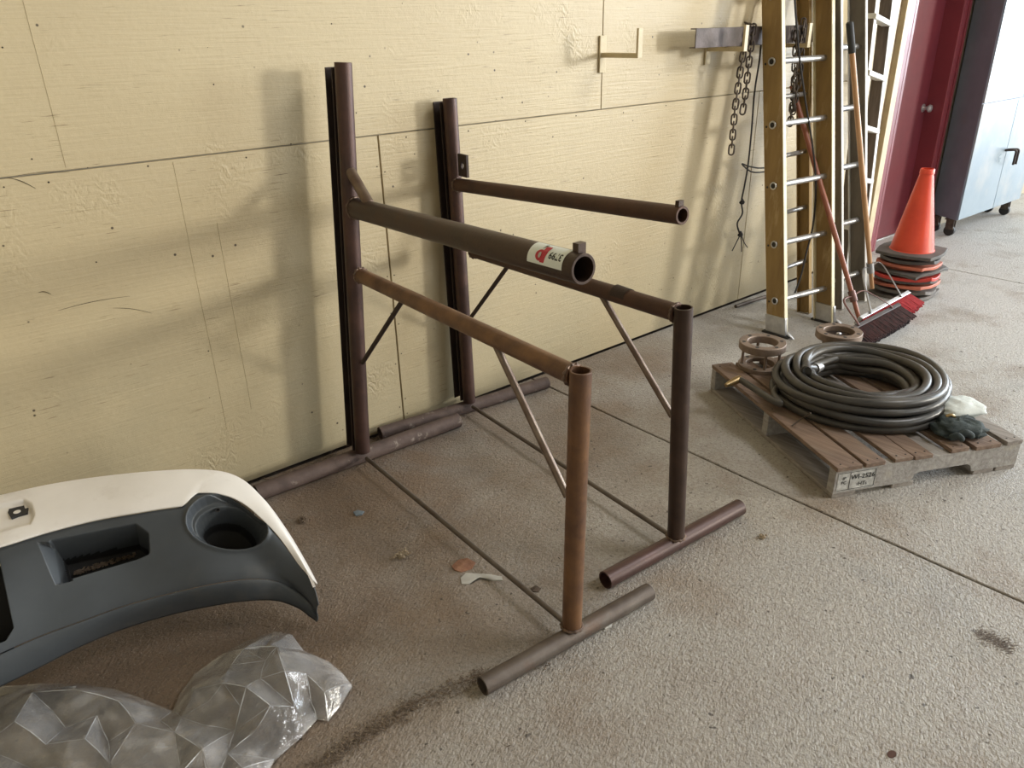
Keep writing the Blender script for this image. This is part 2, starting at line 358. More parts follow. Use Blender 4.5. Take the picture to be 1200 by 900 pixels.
for (x0, y0, x1, y1, r) in ((68,364,152,347,.0022),(132,361,178,367,.002),(8,208,42,221,.0025),(20,206,82,202,.0015),(45,343,60,345,.003),(553,212,560,214,.001)):
    a, b_ = at(x0,y0,Y=-.0002), at(x1,y1,Y=-.0002)
    pts = [a.lerp(b_, t/8) + V((0,0,.006*math.sin(PI*t/8))) for t in range(9)]
    sq.tube(pts, [r*(.3+.7*math.sin(PI*(t+.5)/9)) for t in range(9)], 5, flat=.3)
o = sq.build('scuff_mark', NAIL, back); o['kind'] = 'stuff'
# floor slabs with a sawn joint between them
fl = struct(MB().box(X0, Y1, -.12, XF, .3, -.02).build('floor', DIRT, loc=(0,0,0)))
def slab(poly):
    n = len(poly); vs = [V((x, y, 0)) for x, y in poly] + [V((x, y, -.03)) for x, y in poly]
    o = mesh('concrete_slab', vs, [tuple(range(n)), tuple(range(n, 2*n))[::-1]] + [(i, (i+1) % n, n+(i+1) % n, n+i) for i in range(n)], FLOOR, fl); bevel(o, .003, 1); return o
J = 2.255; g = .0045
def jitter_line(x, s):
    return [(x + s + .0022*noise.noise(V((0, i*1.7, x))), -.006 - 14.494*i/120) for i in range(121)]
LEFT = jitter_line(J, -g); RIGHT = jitter_line(J, g)
LEFT = [(x + .02*max(0,(-y-1.3)), y) for x, y in LEFT]; RIGHT = [(x + .02*max(0,(-y-1.3)), y) for x, y in RIGHT]
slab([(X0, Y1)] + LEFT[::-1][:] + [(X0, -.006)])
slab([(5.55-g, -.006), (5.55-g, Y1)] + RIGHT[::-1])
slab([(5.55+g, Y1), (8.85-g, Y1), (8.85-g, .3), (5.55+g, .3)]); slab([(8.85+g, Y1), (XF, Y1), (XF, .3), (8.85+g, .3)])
struct(MB().box(X0, Y1, H, XF, .25, H+.1).build('ceiling', ROOM, loc=(0,0,0)))
struct(MB().box(X0-.15, Y1, 0, X0, .25, H).build('wall_left', ROOM, loc=(0,0,0)))
struct(MB().box(XF, -1.8, 0, XF+.15, .25, H).box(XF, Y1, 0, XF+.15, -8.2, H).build('wall_right', ROOM, loc=(0,0,0)))
struct(MB().box(X0, Y1-.15, 0, 4.4, Y1, H).box(9.6, Y1-.15, 0, 14.2, Y1, H).box(4.4, Y1-.15, 4.3, 9.6, Y1, H).box(14.2, Y1-.15, 0, 17, Y1, 2.0).box(14.2, Y1-.15, 4.4, 17, Y1, H).build('wall_front', ROOM, loc=(0,0,0)))
# ------------------------------------------------------------------ red door, frame and casing boards
d = thing('door_1', 'dark red steel door with a round chrome knob beside the orange cones', 'door', (5.98, .1, 0)); d['kind'] = 'structure'
bevel(MB().box(DL+.04, .11, .012, DR-.02, .15, DT-.03).build('door_panel', REDD, d), .004)
fr = MB().box(DL-.10, -.02, 0, DL, .0, DT+.09).box(DL-.0, -.02, 0, DL+.035, .17, DT).box(DR, -.02, 0, DR+.10, 0, DT+.09).box(DR-.03, -.02, 0, DR, .17, DT).box(DL, -.02, DT, DR, .17, DT+.09)
bevel(fr.build('door_frame', REDF, d), .004)
bevel(MB().box(DL+.036, .10, 0, DR-.031, .155, .012).build('threshold', ALU, d), .002)
bevel(MB().box(DR+.045, -.028, 0, DR+.06, -.02, DT+.05).build('frame_bead', REDF, d), .002)
def knob_at(p, par):
    MB().rev(p, (0,-1,0), [(0,.03),(.004,.03),(.008,.013),(.03,.012),(.036,.022),(.048,.028),(.06,.024),(.066,.008),(.066,.0005)], 20, False).build('door_knob', ALU, par, smooth=True, label='round chrome door knob')
knob_at((DR-.075, .11, .95), d)
tr = struct(thing('trim_1', 'cream painted casing boards left of the red door', 'trim', (5.38, 0, 0))); 
bevel(MB().box(5.26, -.03, 0, 5.365, .014, 2.4).build('casing_board', CREAMM, tr), .003)
bevel(MB().box(5.365, -.01, 0, 5.425, .014, 2.4).build('filler_strip', BRNG, tr), .002)
bevel(MB().box(5.425, -.045, 0, 5.497, .014, 2.4).build('casing_board', CREAMM, tr), .003)

# ------------------------------------------------------------------ pipe frames
def frame_solver(Ob, Of, lb, lf):
    """points of a frame's own upright plane: Ob, Of = feet of rear and front post, lb, lf = their sideways lean"""
    def solve(x, y, off=0):
        s = .5
        for _ in range(8):
            lean = lb*(1-s) + lf*s; U = Of-Ob; Vv = V((lean, 0, 1)); n = U.cross(Vv)
            dr = ray(x, y); t = (Ob-CAM).dot(n)/dr.dot(n); P = CAM + dr*t
            a = P - Ob - Vv*(P.z-Ob.z); s = a.dot(U)/U.length_squared
        return P
    return solve
def build_frame(name, label, S, D):
    foot_b, top_b = S(*D['post'][0]), S(*D['post'][1])
    t = thing(name, label, 'frame', (foot_b.x, (foot_b.y+S(*D['front'][0]).y)/2, 0), 'welded pipe frames')
    del t['group']
    R = D['r']
    up = (top_b-foot_b).normalized()
    pipe('rear_post', foot_b - up*.004, top_b, R['post'], D['m_post'], t)
    # C channel welded on the wall side of the post
    dy, wd, th = .050, .056, .005
    c = MB(); y1 = R['post']*.96
    for (x0, ya, x1, yb) in ((wd/2-th, y1, wd/2, y1+dy), (-wd/2, y1, wd/2, y1+th), (-wd/2, y1+dy-th, wd/2, y1+dy)):
        b0 = foot_b.copy(); b0.z = .062; L = top_b.z - .015 - b0.z; upv = up/up.z
        b0 = foot_b + upv*(b0.z-foot_b.z)
        c.obox(b0 + V((x0, ya, 0)), V((x1-x0,0,0)), V((0,yb-ya,0)), upv*L)
    bevel(c.build('wall_channel', BLACKM, t), .0015)
    U = (S(*D['front'][0]) - foot_b); U.z = 0; U.normalize()
    a, b_ = S(*D['arm'][0]), S(*D['arm'][1]); dr = (b_-a).normalized()
    a0 = a + dr*(R['post']*.75)
    arm = pipe('upper_arm', a0, b_, R['arm'], D['m_arm'], t, wall=.007)
    weld(a + dr*(R['post']*1.02), dr, R['arm']*1.03, WELDM, t)
    a, b_ = S(*D['low'][0]), S(*D['low'][1]); dl = (b_-a).normalized()
    pipe('lower_rail', a + dl*R['post']*.75, b_ - dl*R['fpost']*.75, R['low'], D['m_low'], t)
    weld(a + dl*R['post']*1.02, dl, R['low']*1.03, WELDM, t); weld(b_ - dl*R['fpost']*1.02, dl, R['low']*1.03, WELDM, t)
    ff, ft = S(*D['front'][0]), S(*D['front'][1])
    pipe('front_post', ff, ft, R['fpost'], D['m_front'], t)
    weld(ff + (ft-ff).normalized()*.004, ft-ff, R['fpost']*1.06, WELDM, t, .005)
    a, b_ = S(*D['diag'][0]), S(*D['diag'][1]); rod('front_brace', a, b_, .0105, BARE, t)
    a, b_ = S(*D['diagb'][0]), S(*D['diagb'][1]); rod('rear_brace', a, b_, .0085, BLACKM, t)
    a = foot_b + U*R['post']; a.z = .045; b_ = ff - U*R['fpost']; b_.z = .045
    rod('floor_tie', a, b_, .0085, BARE if name == 'x' else GREYP, t)
    a, b_ = D['skid']; pipe('front_skid', at(*a, Z=R['fskid']), at(*b_, Z=R['fskid']), R['fskid'], D['m_fskid'], t, wall=.004)
    a, b_ = D['rskid']; pipe('rear_skid', at(*a, Z=R['rskid']), at(*b_, Z=R['rskid']), R['rskid'], DUSTP, t)
    return t, arm, S(*D['arm'][0]), S(*D['arm'][1]), dr
S1 = frame_solver(V((1.215, -.165, .055)), V((1.166, -1.425, .05)), .072, .02)
f1, arm1, A1, B1, D1 = build_frame('pipe_frame', 'rusty welded pipe frame nearer the camera, with a white sticker on its thick upper arm', S1, dict(
    post=((425,528),(402,73)), arm=((414,243),(684,315.5)), low=((419,321),(680,443)), front=((670,734),(680.5,434)),
    diag=((581,404),(665,582)), diagb=((475,347),(425,425)), skid=((565,804),(761,693)), rskid=((300,578),(537,492)),
    r=dict(post=.029, arm=.036, low=.026, fpost=.0275, fskid=.026, rskid=.032),
    m_post=RUSTP, m_arm=RUSTD, m_low=RUSTO, m_front=RUSTO, m_fskid=GREYP))
pipe('arm_gusset', S1(408,196), S1(433,240), .0185, BARE, f1, wall=.003, label='short lighter steel gusset pipe')
weld(S1(409,197), S1(433,240)-S1(408,196), .019, WELDM, f1)
S2 = frame_solver(V((1.80, -.115, .055)), V((1.706, -1.352, .05)), .0, -.03)
f2, arm2, A2, B2, D2 = build_frame('pipe_frame', 'rusty pipe frame further along the wall, with a holed lug on its rear post', S2, dict(
    post=((550,470),(527,115)), arm=((533,216),(800,252.5)), low=((552,293),(801,369)), front=((792,629),(801,360)),
    diag=((702,341),(788,488)), diagb=((598,308),(549,376)), skid=((709,680),(867,594)), rskid=((445,508),(641,448)),
    r=dict(post=.0275, arm=.0255, low=.0265, fpost=.0275, fskid=.0285, rskid=.028),
    m_post=RUSTP, m_arm=RUST, m_low=RUST, m_front=RUSTD, m_fskid=REDP))
# holed lug on frame two
c0 = S2(543,194); Ux = (B2-A2); Ux.z = 0; Ux.normalize(); Zx = V((0,0,1)); Nx = Ux.cross(Zx)
lug = MB(); hw, hh, th, seg = .032, .042, .010, 24
sq_ = []
for k in range(seg):
    a = 2*PI*k/seg + PI/4; ca, sa = math.cos(a), math.sin(a); s = 1/max(abs(ca), abs(sa)); sq_.append((ca*s*hw, sa*s*hh))
V0 = []
for side in (-th/2, th/2):
    for k in range(seg):
        a = 2*PI*k/seg + PI/4
        V0.append(c0 + Ux*sq_[k][0] + Zx*sq_[k][1] + Nx*side); V0.append(c0 + Ux*math.cos(a)*.010 + Zx*math.sin(a)*.014 + Nx*side)
F0 = []
for k in range(seg):
    j = (k+1) % seg; F0 += [(2*k, 2*j, 2*j+1, 2*k+1), (2*seg+2*k, 2*seg+2*k+1, 2*seg+2*j+1, 2*seg+2*j), (2*k, 2*seg+2*k, 2*seg+2*j, 2*j), (2*k+1, 2*j+1, 2*seg+2*j+1, 2*seg+2*k+1)]
lug.add(V0, F0); lug.build('lug_plate', BLACKM, f2)
MB().obox(B2 - D2*.02 + V((-.012, 0, .022)), V((.02,0,0)), D2*.014, V((0,0,.018))).build('stop_lug', RUSTD, f2)
MB().obox(B1 - D1*.035 + V((-.004, 0, .030)), V((.024,0,0)), D1*.020, V((0,0,.026))).build('stop_lug', RUSTD, f1)
# burnt mark of old paint on the second lower rail
q0, q1 = S2(722,343), S2(738,349); dm = (q1-q0); MB().rev(q0, dm, [(0,.0268),(dm.length,.0268)], 24, False).build('paint_band', BLACKM, f2, smooth=True, label='black burnt band')
# sticker wrapped round the thick arm, with printed mark and number
ax = (B1-A1).normalized(); side = -ax.cross(V((0,0,1))).normalized(); upn = side.cross(ax); upn = upn if upn.z > 0 else -upn
tocam = (CAM - S1(645,302)); tocam -= ax*tocam.dot(ax); tocam.normalize()
th0 = math.atan2(tocam.dot(upn), tocam.dot(side))
RA = .036
Ls0 = (S1(632,301)-A1).dot(ax); Ls1 = (S1(682,314)-A1).dot(ax) - .028
VS = 1 if (side*math.cos(th0+.1) + upn*math.sin(th0+.1)).z > (side*math.cos(th0) + upn*math.sin(th0)).z else -1
def wrap(u, v, h):        # u metres along the arm, v metres round it (0 = towards the viewer's side, + = up)
    a = th0 + VS*v/RA; return A1 + ax*u + (side*math.cos(a) + upn*math.sin(a))*(RA+h)
lab = MB(); nu, nv = 12, 16; v0, v1 = -.016, .044
V0 = [wrap(Ls0 + (Ls1-Ls0)*i/nu, v0 + (v1-v0)*j/nv, .0008) for i in range(nu+1) for j in range(nv+1)]
F0 = [(i*(nv+1)+j, (i+1)*(nv+1)+j, (i+1)*(nv+1)+j+1, i*(nv+1)+j+1) for i in range(nu) for j in range(nv)]
stk = mesh('sticker', V0, F0, LABW, arm1, smooth=True, label='white sticker with a red mark and black number')
sgn = 1 if (ax.cross(tocam)).dot(V((0,0,1))) != 0 else 1
def print_poly(name, pts, m_, h=.0013):
    bm = bmesh.new(); vs = [bm.verts.new((x, y, 0)) for x, y in pts]; bm.faces.new(vs)
    bmesh.ops.triangulate(bm, faces=bm.faces); bmesh.ops.subdivide_edges(bm, edges=bm.edges, cuts=2, use_grid_fill=True)
    vv = [wrap(v.co.x, v.co.y, h) for v in bm.verts]; bm.verts.index_update(); ff_ = [tuple(v.index for v in f.verts) for f in bm.faces]; bm.free()
    return mesh(name, vv, ff_, m_, arm1)
um = Ls0 + (Ls1-Ls0)*.36
print_poly('red_mark', [(um-.002+.016*math.cos(a), .006+.014*math.sin(a)) for a in [2*PI*k/20 for k in range(20)]], LABR)
print_poly('red_mark', [(um+.002, -.010), (um+.018, -.010), (um+.024, .032), (um+.004, .030)], LABR, .0018)
print_poly('black_mark', [(um-.004, .022), (um+.006, .034), (um+.006, .038), (um-.001, .034)], INK, .0022)
print_poly('pale_mark', [(um-.001+.005*math.cos(a), .006+.007*math.sin(a)) for a in [2*PI*k/12 for k in range(12)]], PAPER, .0027)
def text_mesh(s, size, mapfn, m_, name, parent, rot=0):
    cu = bpy.data.curves.new('t', 'FONT'); cu.body = s; cu.size = size; cu.align_x = 'CENTER'; cu.align_y = 'CENTER'; cu.resolution_u = 2; cu.offset = size*.02
    o = bpy.data.objects.new('t', cu); COL.objects.link(o); dg = bpy.context.evaluated_depsgraph_get(); dg.update()
    me = bpy.data.meshes.new_from_object(o.evaluated_get(dg)); ca, sa = math.cos(rot), math.sin(rot)
    vv = [mapfn(v.co.x*ca - v.co.y*sa, v.co.x*sa + v.co.y*ca) for v in me.vertices]; ff_ = [tuple(p.vertices) for p in me.polygons]
    bpy.data.objects.remove(o); bpy.data.curves.remove(cu); bpy.data.meshes.remove(me)
    return mesh(name, vv, ff_, m_, parent)
ut = Ls0 + (Ls1-Ls0)*.77
text_mesh('3799', .024, lambda x, y: wrap(ut + x, .012 + y, .0014), INK, 'printed_number', arm1, PI)

# ------------------------------------------------------------------ wall hooks, bar, chains, rope
def hook(p, label):
    t = thing('wall_hook', label, 'hook', p)
    x, y, z = p
    bevel(MB().box(x-.020, -.010, z-.075, x+.020, .0, z+.078).build('wall_plate', CREAMM, t), .002)
    bevel(MB().box(x-.012, -.215, z-.012, x+.012, -.006, z+.008).build('arm', CREAMM, t), .002)
    bevel(MB().box(x-.014, -.227, z-.012, x+.014, -.215, z+.105).build('upright', CREAMM, t), .002)
    return t
hook((2.70, 0, 1.452), 'empty cream painted steel wall hook between the pipe frames and the chains')
hook((3.46, 0, 1.452), 'cream painted wall hook holding the left end of the steel bar')
hook((4.02, 0, 1.452), 'cream painted wall hook behind the yellow ladder rungs')
bar = MB().box(3.19, -.135, 1.462, 4.35, -.13, 1.548).box(3.19, -.13, 1.462, 4.35, -.10, 1.467).box(3.19, -.13, 1.543, 4.35, -.10, 1.548)
bevel(bar.build('steel_bar', mat('weathered_bar_steel', (.11,.085,.08), (.07,.055,.05), rough=.6, metal=.3, scale=10, bump=.4), label='weathered brown steel channel bar lying on the wall hooks', cat='bar'), .0015)
def chain(name, label, pts, group=None, par=None):
    t = par or thing(name, label, 'chain', pts[-1], group)
    # arc-length resample into links
    P = [V(p) for p in pts]; L = .047; seglen = [(P[i+1]-P[i]).length for i in range(len(P)-1)]; tot = sum(seglen); k = 0; s = 0
    def pos(s):
        for i, l in enumerate(seglen):
            if s <= l or i == len(seglen)-1: return P[i].lerp(P[i+1], s/l), (P[i+1]-P[i]).normalized()
            s -= l
    while s + L*.5 < tot:
        c, dn = pos(s + L*.25); ref = V((1,0,0)) if k % 2 else V((0,1,0))
        ref = V((.8,.6,0)) if k % 2 else V((-.6,.8,0))
        sd = (ref - dn*ref.dot(dn)).normalized(); ring = []
        for q in range(16):
            a = 2*PI*q/16; cx, cy = math.cos(a), math.sin(a)
            ring.append(c + dn*(cy*.014 + (.013 if cy > 0 else -.013)*(1 if abs(cy) > .1 else 0)) + sd*cx*.0135)
        MB().tube(ring, .0047, 7, closed=True).build('chain_link', CHAIN, t, smooth=True); s += .0375; k += 1
    return t
Yc = -.145
ca = at(872,56,Y=Yc); cb = at(857,178,Y=Yc); cc = at(884,56,Y=Yc); ce = at(869,138,Y=Yc)
t = chain('hanging_chain', 'rusty chain draped over the steel bar, two strands hanging left of the yellow ladder', [cb, at(861,130,Y=Yc), at(868,80,Y=Yc), V((ca.x+.01, Yc, 1.50)), V((ca.x+.03, -.14, 1.556)), V((ca.x+.05, -.118, 1.562)), V((ca.x+.07, -.14, 1.55)), at(877,80,Y=Yc), at(873,115,Y=Yc), ce])
xb = 4.06
t = chain('hanging_chain', 'dark chain bunched on the hook behind the yellow ladder rungs', [V((xb, -.15, 1.05)), V((xb, -.15, 1.45)), V((xb+.03, -.14, 1.556)), V((xb+.05, -.125, 1.556)), V((xb+.02, -.16, 1.3)), V((xb-.02, -.17, 1.12)), V((xb-.05, -.17, 1.3)), V((xb-.05, -.15, 1.55))])
def smooth_pts(pts, n=8):
    P = [V(p) for p in pts]; out = []
    for i in range(len(P)-1):
        p0 = P[max(i-1,0)]; p1 = P[i]; p2 = P[i+1]; p3 = P[min(i+2, len(P)-1)]
        for k in range(n):
            t = k/n; out.append(.5*((2*p1) + (p2-p0)*t + (2*p0-5*p1+4*p2-p3)*t*t + (3*p1-p0-3*p2+p3)*t**3))
    return out + [P[-1]]
rt = thing('rope', 'black rope hanging in knots with a frayed end left of the yellow ladder', 'rope', at(868,293,Y=-.05))
Yr = -.06
MB().tube(smooth_pts([at(x,y,Y=Yr) for x, y in ((892,45),(890,70),(884,110),(881,150),(877,190),(873,215),(869,236),(870,250),(864,262),(867,274))]), .0048, 7).build('rope_strand', ROPE, rt, smooth=True)
MB().tube(smooth_pts([at(x,y,Y=Yr-.008) for x, y in ((902,196),(890,197),(878,195),(870,192),(872,195),(880,201),(890,202),(902,200))]), .0042, 7).build('rope_loop', ROPE, rt, smooth=True)
for (x, y) in ((869,236),(867,274)):
    c = at(x,y,Y=Yr); MB().tube([c + V((.011*math.cos(a), -.004+.006*math.sin(2*a), .011*math.sin(a))) for a in [2*PI*k/12 for k in range(12)]], .0065, 7, closed=True).build('knot', ROPE, rt, smooth=True)
for pts in (((867,276),(863,284),(858,294)), ((868,276),(869,285),(869,295)), ((869,276),(872,284),(876,290))):
    MB().tube(smooth_pts([at(x,y,Y=Yr) for x, y in pts]), .003, 6).build('frayed_end', ROPE, rt, smooth=True)
mesh_r = MB().tube(smooth_pts([at(x,y,Y=yy) for x, y, yy in ((931,-5,-.26),(936,60,-.27),(944,120,-.30),(952,170,-.33),(956,215,-.37),(953,262,-.40),(944,300,-.43),(938,325,-.44),(930,347,-.45))]), .0052, 7)
mesh_r.build('rope', ROPE, smooth=True, label='black rope running down behind the rungs of the yellow ladder', cat='rope')

# ------------------------------------------------------------------ ladders
def rail(name, foot, top, depth, fl_w, inward, m_web, m_fl, par, th=.006):
    """fibreglass C rail: web faces sideways, flanges turn towards the rungs"""
    foot, top = V(foot), V(top); up = (top-foot); dirn = up.normalized()
    yv = V((0,1,0)); yv = (yv - dirn*yv.dot(dirn)).normalized(); xv = V((1,0,0))*inward
    c = MB().obox(foot - yv*depth/2, xv*th, yv*depth, up)
    o = c.build(name, m_web, par); bevel(o, .002, 2)
    f = MB().obox(foot - yv*depth/2 - yv*.0004, xv*fl_w, yv*th, up).obox(foot + yv*(depth/2-th), xv*fl_w, yv*th, up)
    g_ = f.build('rail_flange', m_fl, o); bevel(g_, .0015, 1)
    return o
def ladder(name, label, lf, lt, rf, rt_, depth, zs, m_web, m_fl, m_rung, shoes=True, rr=.0155, holes=True, cat='ladder', group=None, flw=.03):
    lf, lt, rf, rt_ = V(lf), V(lt), V(rf), V(rt_)
    t = thing(name, label, cat, (lf+rf)/2, group)
    L = rail('side_rail', lf, lt, depth, flw, 1, m_web, m_fl, t); R = rail('side_rail', rf, rt_, depth, flw, -1, m_web, m_fl, t)
    for z in zs:
        a = lf.lerp(lt, (z-lf.z)/(lt.z-lf.z)); b_ = rf.lerp(rt_, (z-rf.z)/(rt_.z-rf.z))
        dx = (b_-a).normalized()
        MB().tube([a - dx*.004, a + dx*.02, b_ - dx*.02, b_ + dx*.004], rr, 16).build('rung', m_rung, t, smooth=True)
        if holes:
            MB().rev(a - dx*.0045, -dx, [(0, .021), (.003, .020), (.003, .014), (0.0005, .013), (.0005,.0001)], 18, False).build('rung_collar', m_rung, L, smooth=True)
            MB().rev(a - dx*.005, -dx, [(0, .0135), (.0009, .0135), (.0009, .0001)], 14, False).rev(a - dx*.001 + V((0,.036,-.012)), -dx, [(0, .006), (.0009, .006), (.0009, .0001)], 10, False).build('rung_bore', BLK, L)
    if shoes:
        for q, top_, inw in ((lf, lt, 1), (rf, rt_, -1)):
            dn = (top_-q).normalized()
            s = MB().obox(q + V((-.006*inw, -depth/2-.006, .005)), V((.022*inw,0,0)), V((0,depth+.012,0)), dn*.10)
            so = s.build('shoe_bracket', ALU, t); bevel(so, .003)
            pad = MB().obox(q + V((-.02*inw, -depth/2-.03, 0)), V((.05*inw,0,0)), V((0,depth+.05,0)), V((0,0,.010))); bevel(pad.build('shoe_pad', BLK, t), .003)
            c = q + V((.0,-depth/2-.01,.03)); MB().tube([c, c + V((0,-.02,-.012)), c + V((0,-.045,-.026))], [.01,.014,.004], 8, flat=.5).build('shoe_toe', ALU, t, smooth=True)
    return t
# z = 2.45 is where the ladder touches the wall
lf = at(909,392,Z=0.0); rf = at(967,377,Z=0.0)
def lean(f, ytop, zt, x=None): return V((x if x is not None else f.x, ytop, zt))
l_top = at(904,0,Y=-.175); r_top = at(967,0,Y=-.175)
def extend(f, p, z): return f + (p-f)*((z-f.z)/(p.z-f.z))
zs1 = [.185 + .3*i for i in range(8)]
ladder('extension_ladder', 'worn yellow fibreglass extension ladder with aluminium rungs, in front of the others', lf, extend(lf, l_top, 2.4), rf, extend(rf, r_top, 2.4), .112, zs1, YEL, YELF, ALU)
# fly section behind it: rails inside the base section
ff_ = thing('ladder_section', 'second yellow fibreglass ladder section standing between the front ladder and the wall', 'ladder', (4.1, -.42, 0))
g0 = at(944,366,Z=.0); g1 = at(944,0,Y=-.075)
rail('side_rail', g0, extend(g0, g1, 2.3), .078, .03, -1, YEL, YEL, ff_)
h0 = g0 + V((-.335, 0, 0)); h1 = g1 + V((-.335, 0, 0)); rail('side_rail', h0, extend(h0, h1, 2.3), .07, .028, 1, YEL, YEL, ff_)
for z in [.30 + .3*i for i in range(6)]:
    a = h0 + (h1-h0)*(z/h1.z); b_ = g0 + (g1-g0)*(z/g1.z); rod('rung', a, b_, .013, ALU, ff_, 12)
# grey fibreglass ladder
b_lf = at(977,362,Z=0); b_lt = at(974.5,0,Y=-.20); b_rf = at(1006,352,Z=0); b_rt = at(1006,0,Y=-.20)
ladder('extension_ladder', 'grey fibreglass ladder with aluminium rungs, right behind the yellow ladder', b_lf, extend(b_lf, b_lt, 2.5), b_rf, extend(b_rf, b_rt, 2.5), .105,
       [.17 + .315*i for i in range(7)], GRYL, WHT, ALU, shoes=False, holes=False, rr=.016, flw=.022)
# weathered ladder with white steps, nearest the cream casing boards
t = thing('step_ladder', 'weathered grey ladder with broad white steps leaning by the cream casing boards', 'ladder', (5.02, -.15, 0))
pr0 = at(1005,185,Y=-.05); pr1 = at(1041,0,Y=-.05); dpr = (pr1-pr0)
def ln(x, y, Yv): return at(x, y, Y=Yv)
r1a = V((5.00, -.24, 0)); r1b = V((5.13, -.05, 2.3)); r2a = V((4.80, -.24, 0)); r2b = V((4.93, -.05, 2.3))
for a, b_ in ((r1a, r1b), (r2a, r2b)):
    u_ = b_-a; bevel(MB().obox(a, V((.028,0,0)), V((0,.075,0)), u_).build('side_rail', WEAW, t), .003)
    bevel(MB().obox(a + V((.0,-.004,0)), V((.03,0,0)), V((0,.004,0)), u_).build('front_edge', WHT, t), .001)
for z in (.3, .61, .92, 1.23, 1.54, 1.85):
    a = r2a.lerp(r2b, z/2.3); b_ = r1a.lerp(r1b, z/2.3)
    bevel(MB().obox(a + V((.0,-.012,.03)), (b_-a) + V((.02,0,-.05)), V((0,.06,0)), V((0,0,.03))).build('step', WHT, t), .003)

# ------------------------------------------------------------------ cabinet
t = thing('cabinet', 'tall cabinet on casters, pale blue doors and dark grey side, right of red door', 'cabinet', (6.95, -.18, 0))
cx0, cx1, cy0, cz0, cz1 = 6.50, 7.62, -.335, .135, 2.2
c_fl = at(1122.5, 259, Z=cz0)        # front left bottom corner
fx, fy = c_fl.x, c_fl.y
bevel(MB().obox((fx, fy+.012, cz0), (1.18, -.02, 0), (.125, -fy-.014, 0), (0, 0, cz1-cz0)).build('body', CABD, t), .004)
def fpan(name, u0, z0, u1, z1, m_, th=.012, yo=0):
    e = V((1.18, -.02, 0)).normalized(); nn = V((e.y, -e.x, 0))
    return bevel(MB().obox(V((fx, fy+.012, 0)) + e*u0 + nn*yo + V((0,0,z0)), e*(u1-u0), nn*th, V((0,0,z1-z0))).build(name, m_, t), .002)
fpan('door', .004, cz0+.004, .628, .985, CABB); fpan('door', .634, cz0+.004, 1.176, .985, CABB)
fpan('door', .004, .992, .70, cz1-.004, CABB); fpan('door', .706, .992, 1.176, cz1-.004, CABB)
e = V((1.18, -.02, 0)).normalized(); nn = V((e.y, -e.x, 0)); hp = V((fx, fy, .60)) + e*.60
for k, (du) in enumerate((.0, .05)):
    p = hp + e*du + nn*.012
    MB().tube(smooth_pts([p - nn*.01, p + nn*.03 + V((0,0,.006)), p + nn*.055 + e*.03, p + nn*.055 + e*.04 + V((0,0,-.05)), p + nn*.055 + e*.04 + V((0,0,-.11))]), .009, 10).build('handle', BLACKM, t, smooth=True)
for (u, yy) in ((.06, .07), (1.10, .07), (.12, .26), (1.12, .26)):
    p = V((fx, fy, 0)) + e*u + V((0, min(yy, -fy-.05), 0))
    cst = MB().tube([p + V((-.014,0,.04)), p + V((.014,0,.04))], .04, 18); c_ = cst.build('caster_wheel', BLK, t, smooth=True)
    bevel(MB().box(p.x-.022, p.y-.03, .05, p.x-.016, p.y+.03, cz0).box(p.x+.016, p.y-.03, .05, p.x+.022, p.y+.03, cz0).box(p.x-.03, p.y-.04, cz0-.01, p.x+.03, p.y+.04, cz0).build('caster_fork', CHAIN, t), .001)

# ------------------------------------------------------------------ cones
cone_c = V((4.83, -.615, 0))
def cone_base(z, size, ang, m_, par, tilt=(0,0), th=.020, bend=.012, name='base'):
    n = 10; V0 = []; F0 = []; ca, sa = math.cos(ang), math.sin(ang)
    c = cone_c
    for s_ in (0, 1):
        for i in range(n+1):
            for j in range(n+1):
                u, v = i/n*2-1, j/n*2-1
                k = 1 - .12*max(0, abs(u)+abs(v)-1.2)/.8 
                x, y = u*size/2*k, v*size/2*k
                zz = z + s_*th + tilt[0]*x + tilt[1]*y - bend*(abs(u)**3*abs(v)**3)*math.sin(3*u+ang*5) + .004*noise.noise(V((x*7, y*7, z*20)))
                V0.append(V((c.x + x*ca - y*sa, c.y + x*sa + y*ca, zz)))
    N_ = (n+1)**2
    for i in range(n):
        for j in range(n):
            q = i*(n+1)+j; F0.append((q, q+1, q+n+2, q+n+1)); F0.append((N_+q, N_+q+n+1, N_+q+n+2, N_+q+1))
    for i in range(n):
        for a, b_ in ((i, i+1), (n*(n+1)+i, n*(n+1)+i+1), (i*(n+1), (i+1)*(n+1)), (i*(n+1)+n, (i+1)*(n+1)+n)): F0.append((a, b_, N_+b_, N_+a))
    return bevel(mesh(name, V0, F0, m_, par, smooth=True, sharp=.5), .003)
specs = [  # z, size, angle, base mat, cone mat, label
    (.000, .36, .10, CONG, CONG, 'dusty grey cone base at the very bottom of the cone stack'),
    (.030, .35, .22, CONG, CONG, 'dusty grey cone base second from the floor in the cone stack'),
    (.066, .37, .05, ORANP, ORANP, 'faded orange cone with grey grime, third from the floor in the stack'),
    (.100, .36, .18, CONB, REDC, 'dark grey cone base below the bright red one in the stack'),
    (.122, .36, .16, REDC, REDC, 'bright red cone base in the middle of the stack'),
    (.160, .35, -.05, CONB, ORANP, 'dark grey drooping cone base above the bright red one in the stack'),
    (.190, .34, .10, ORANP, ORANP, 'faded pink-orange cone base in the upper half of the stack'),
    (.228, .35, .28, CONB, ORANP, 'flat dark grey cone base just under the topmost cone'),
]
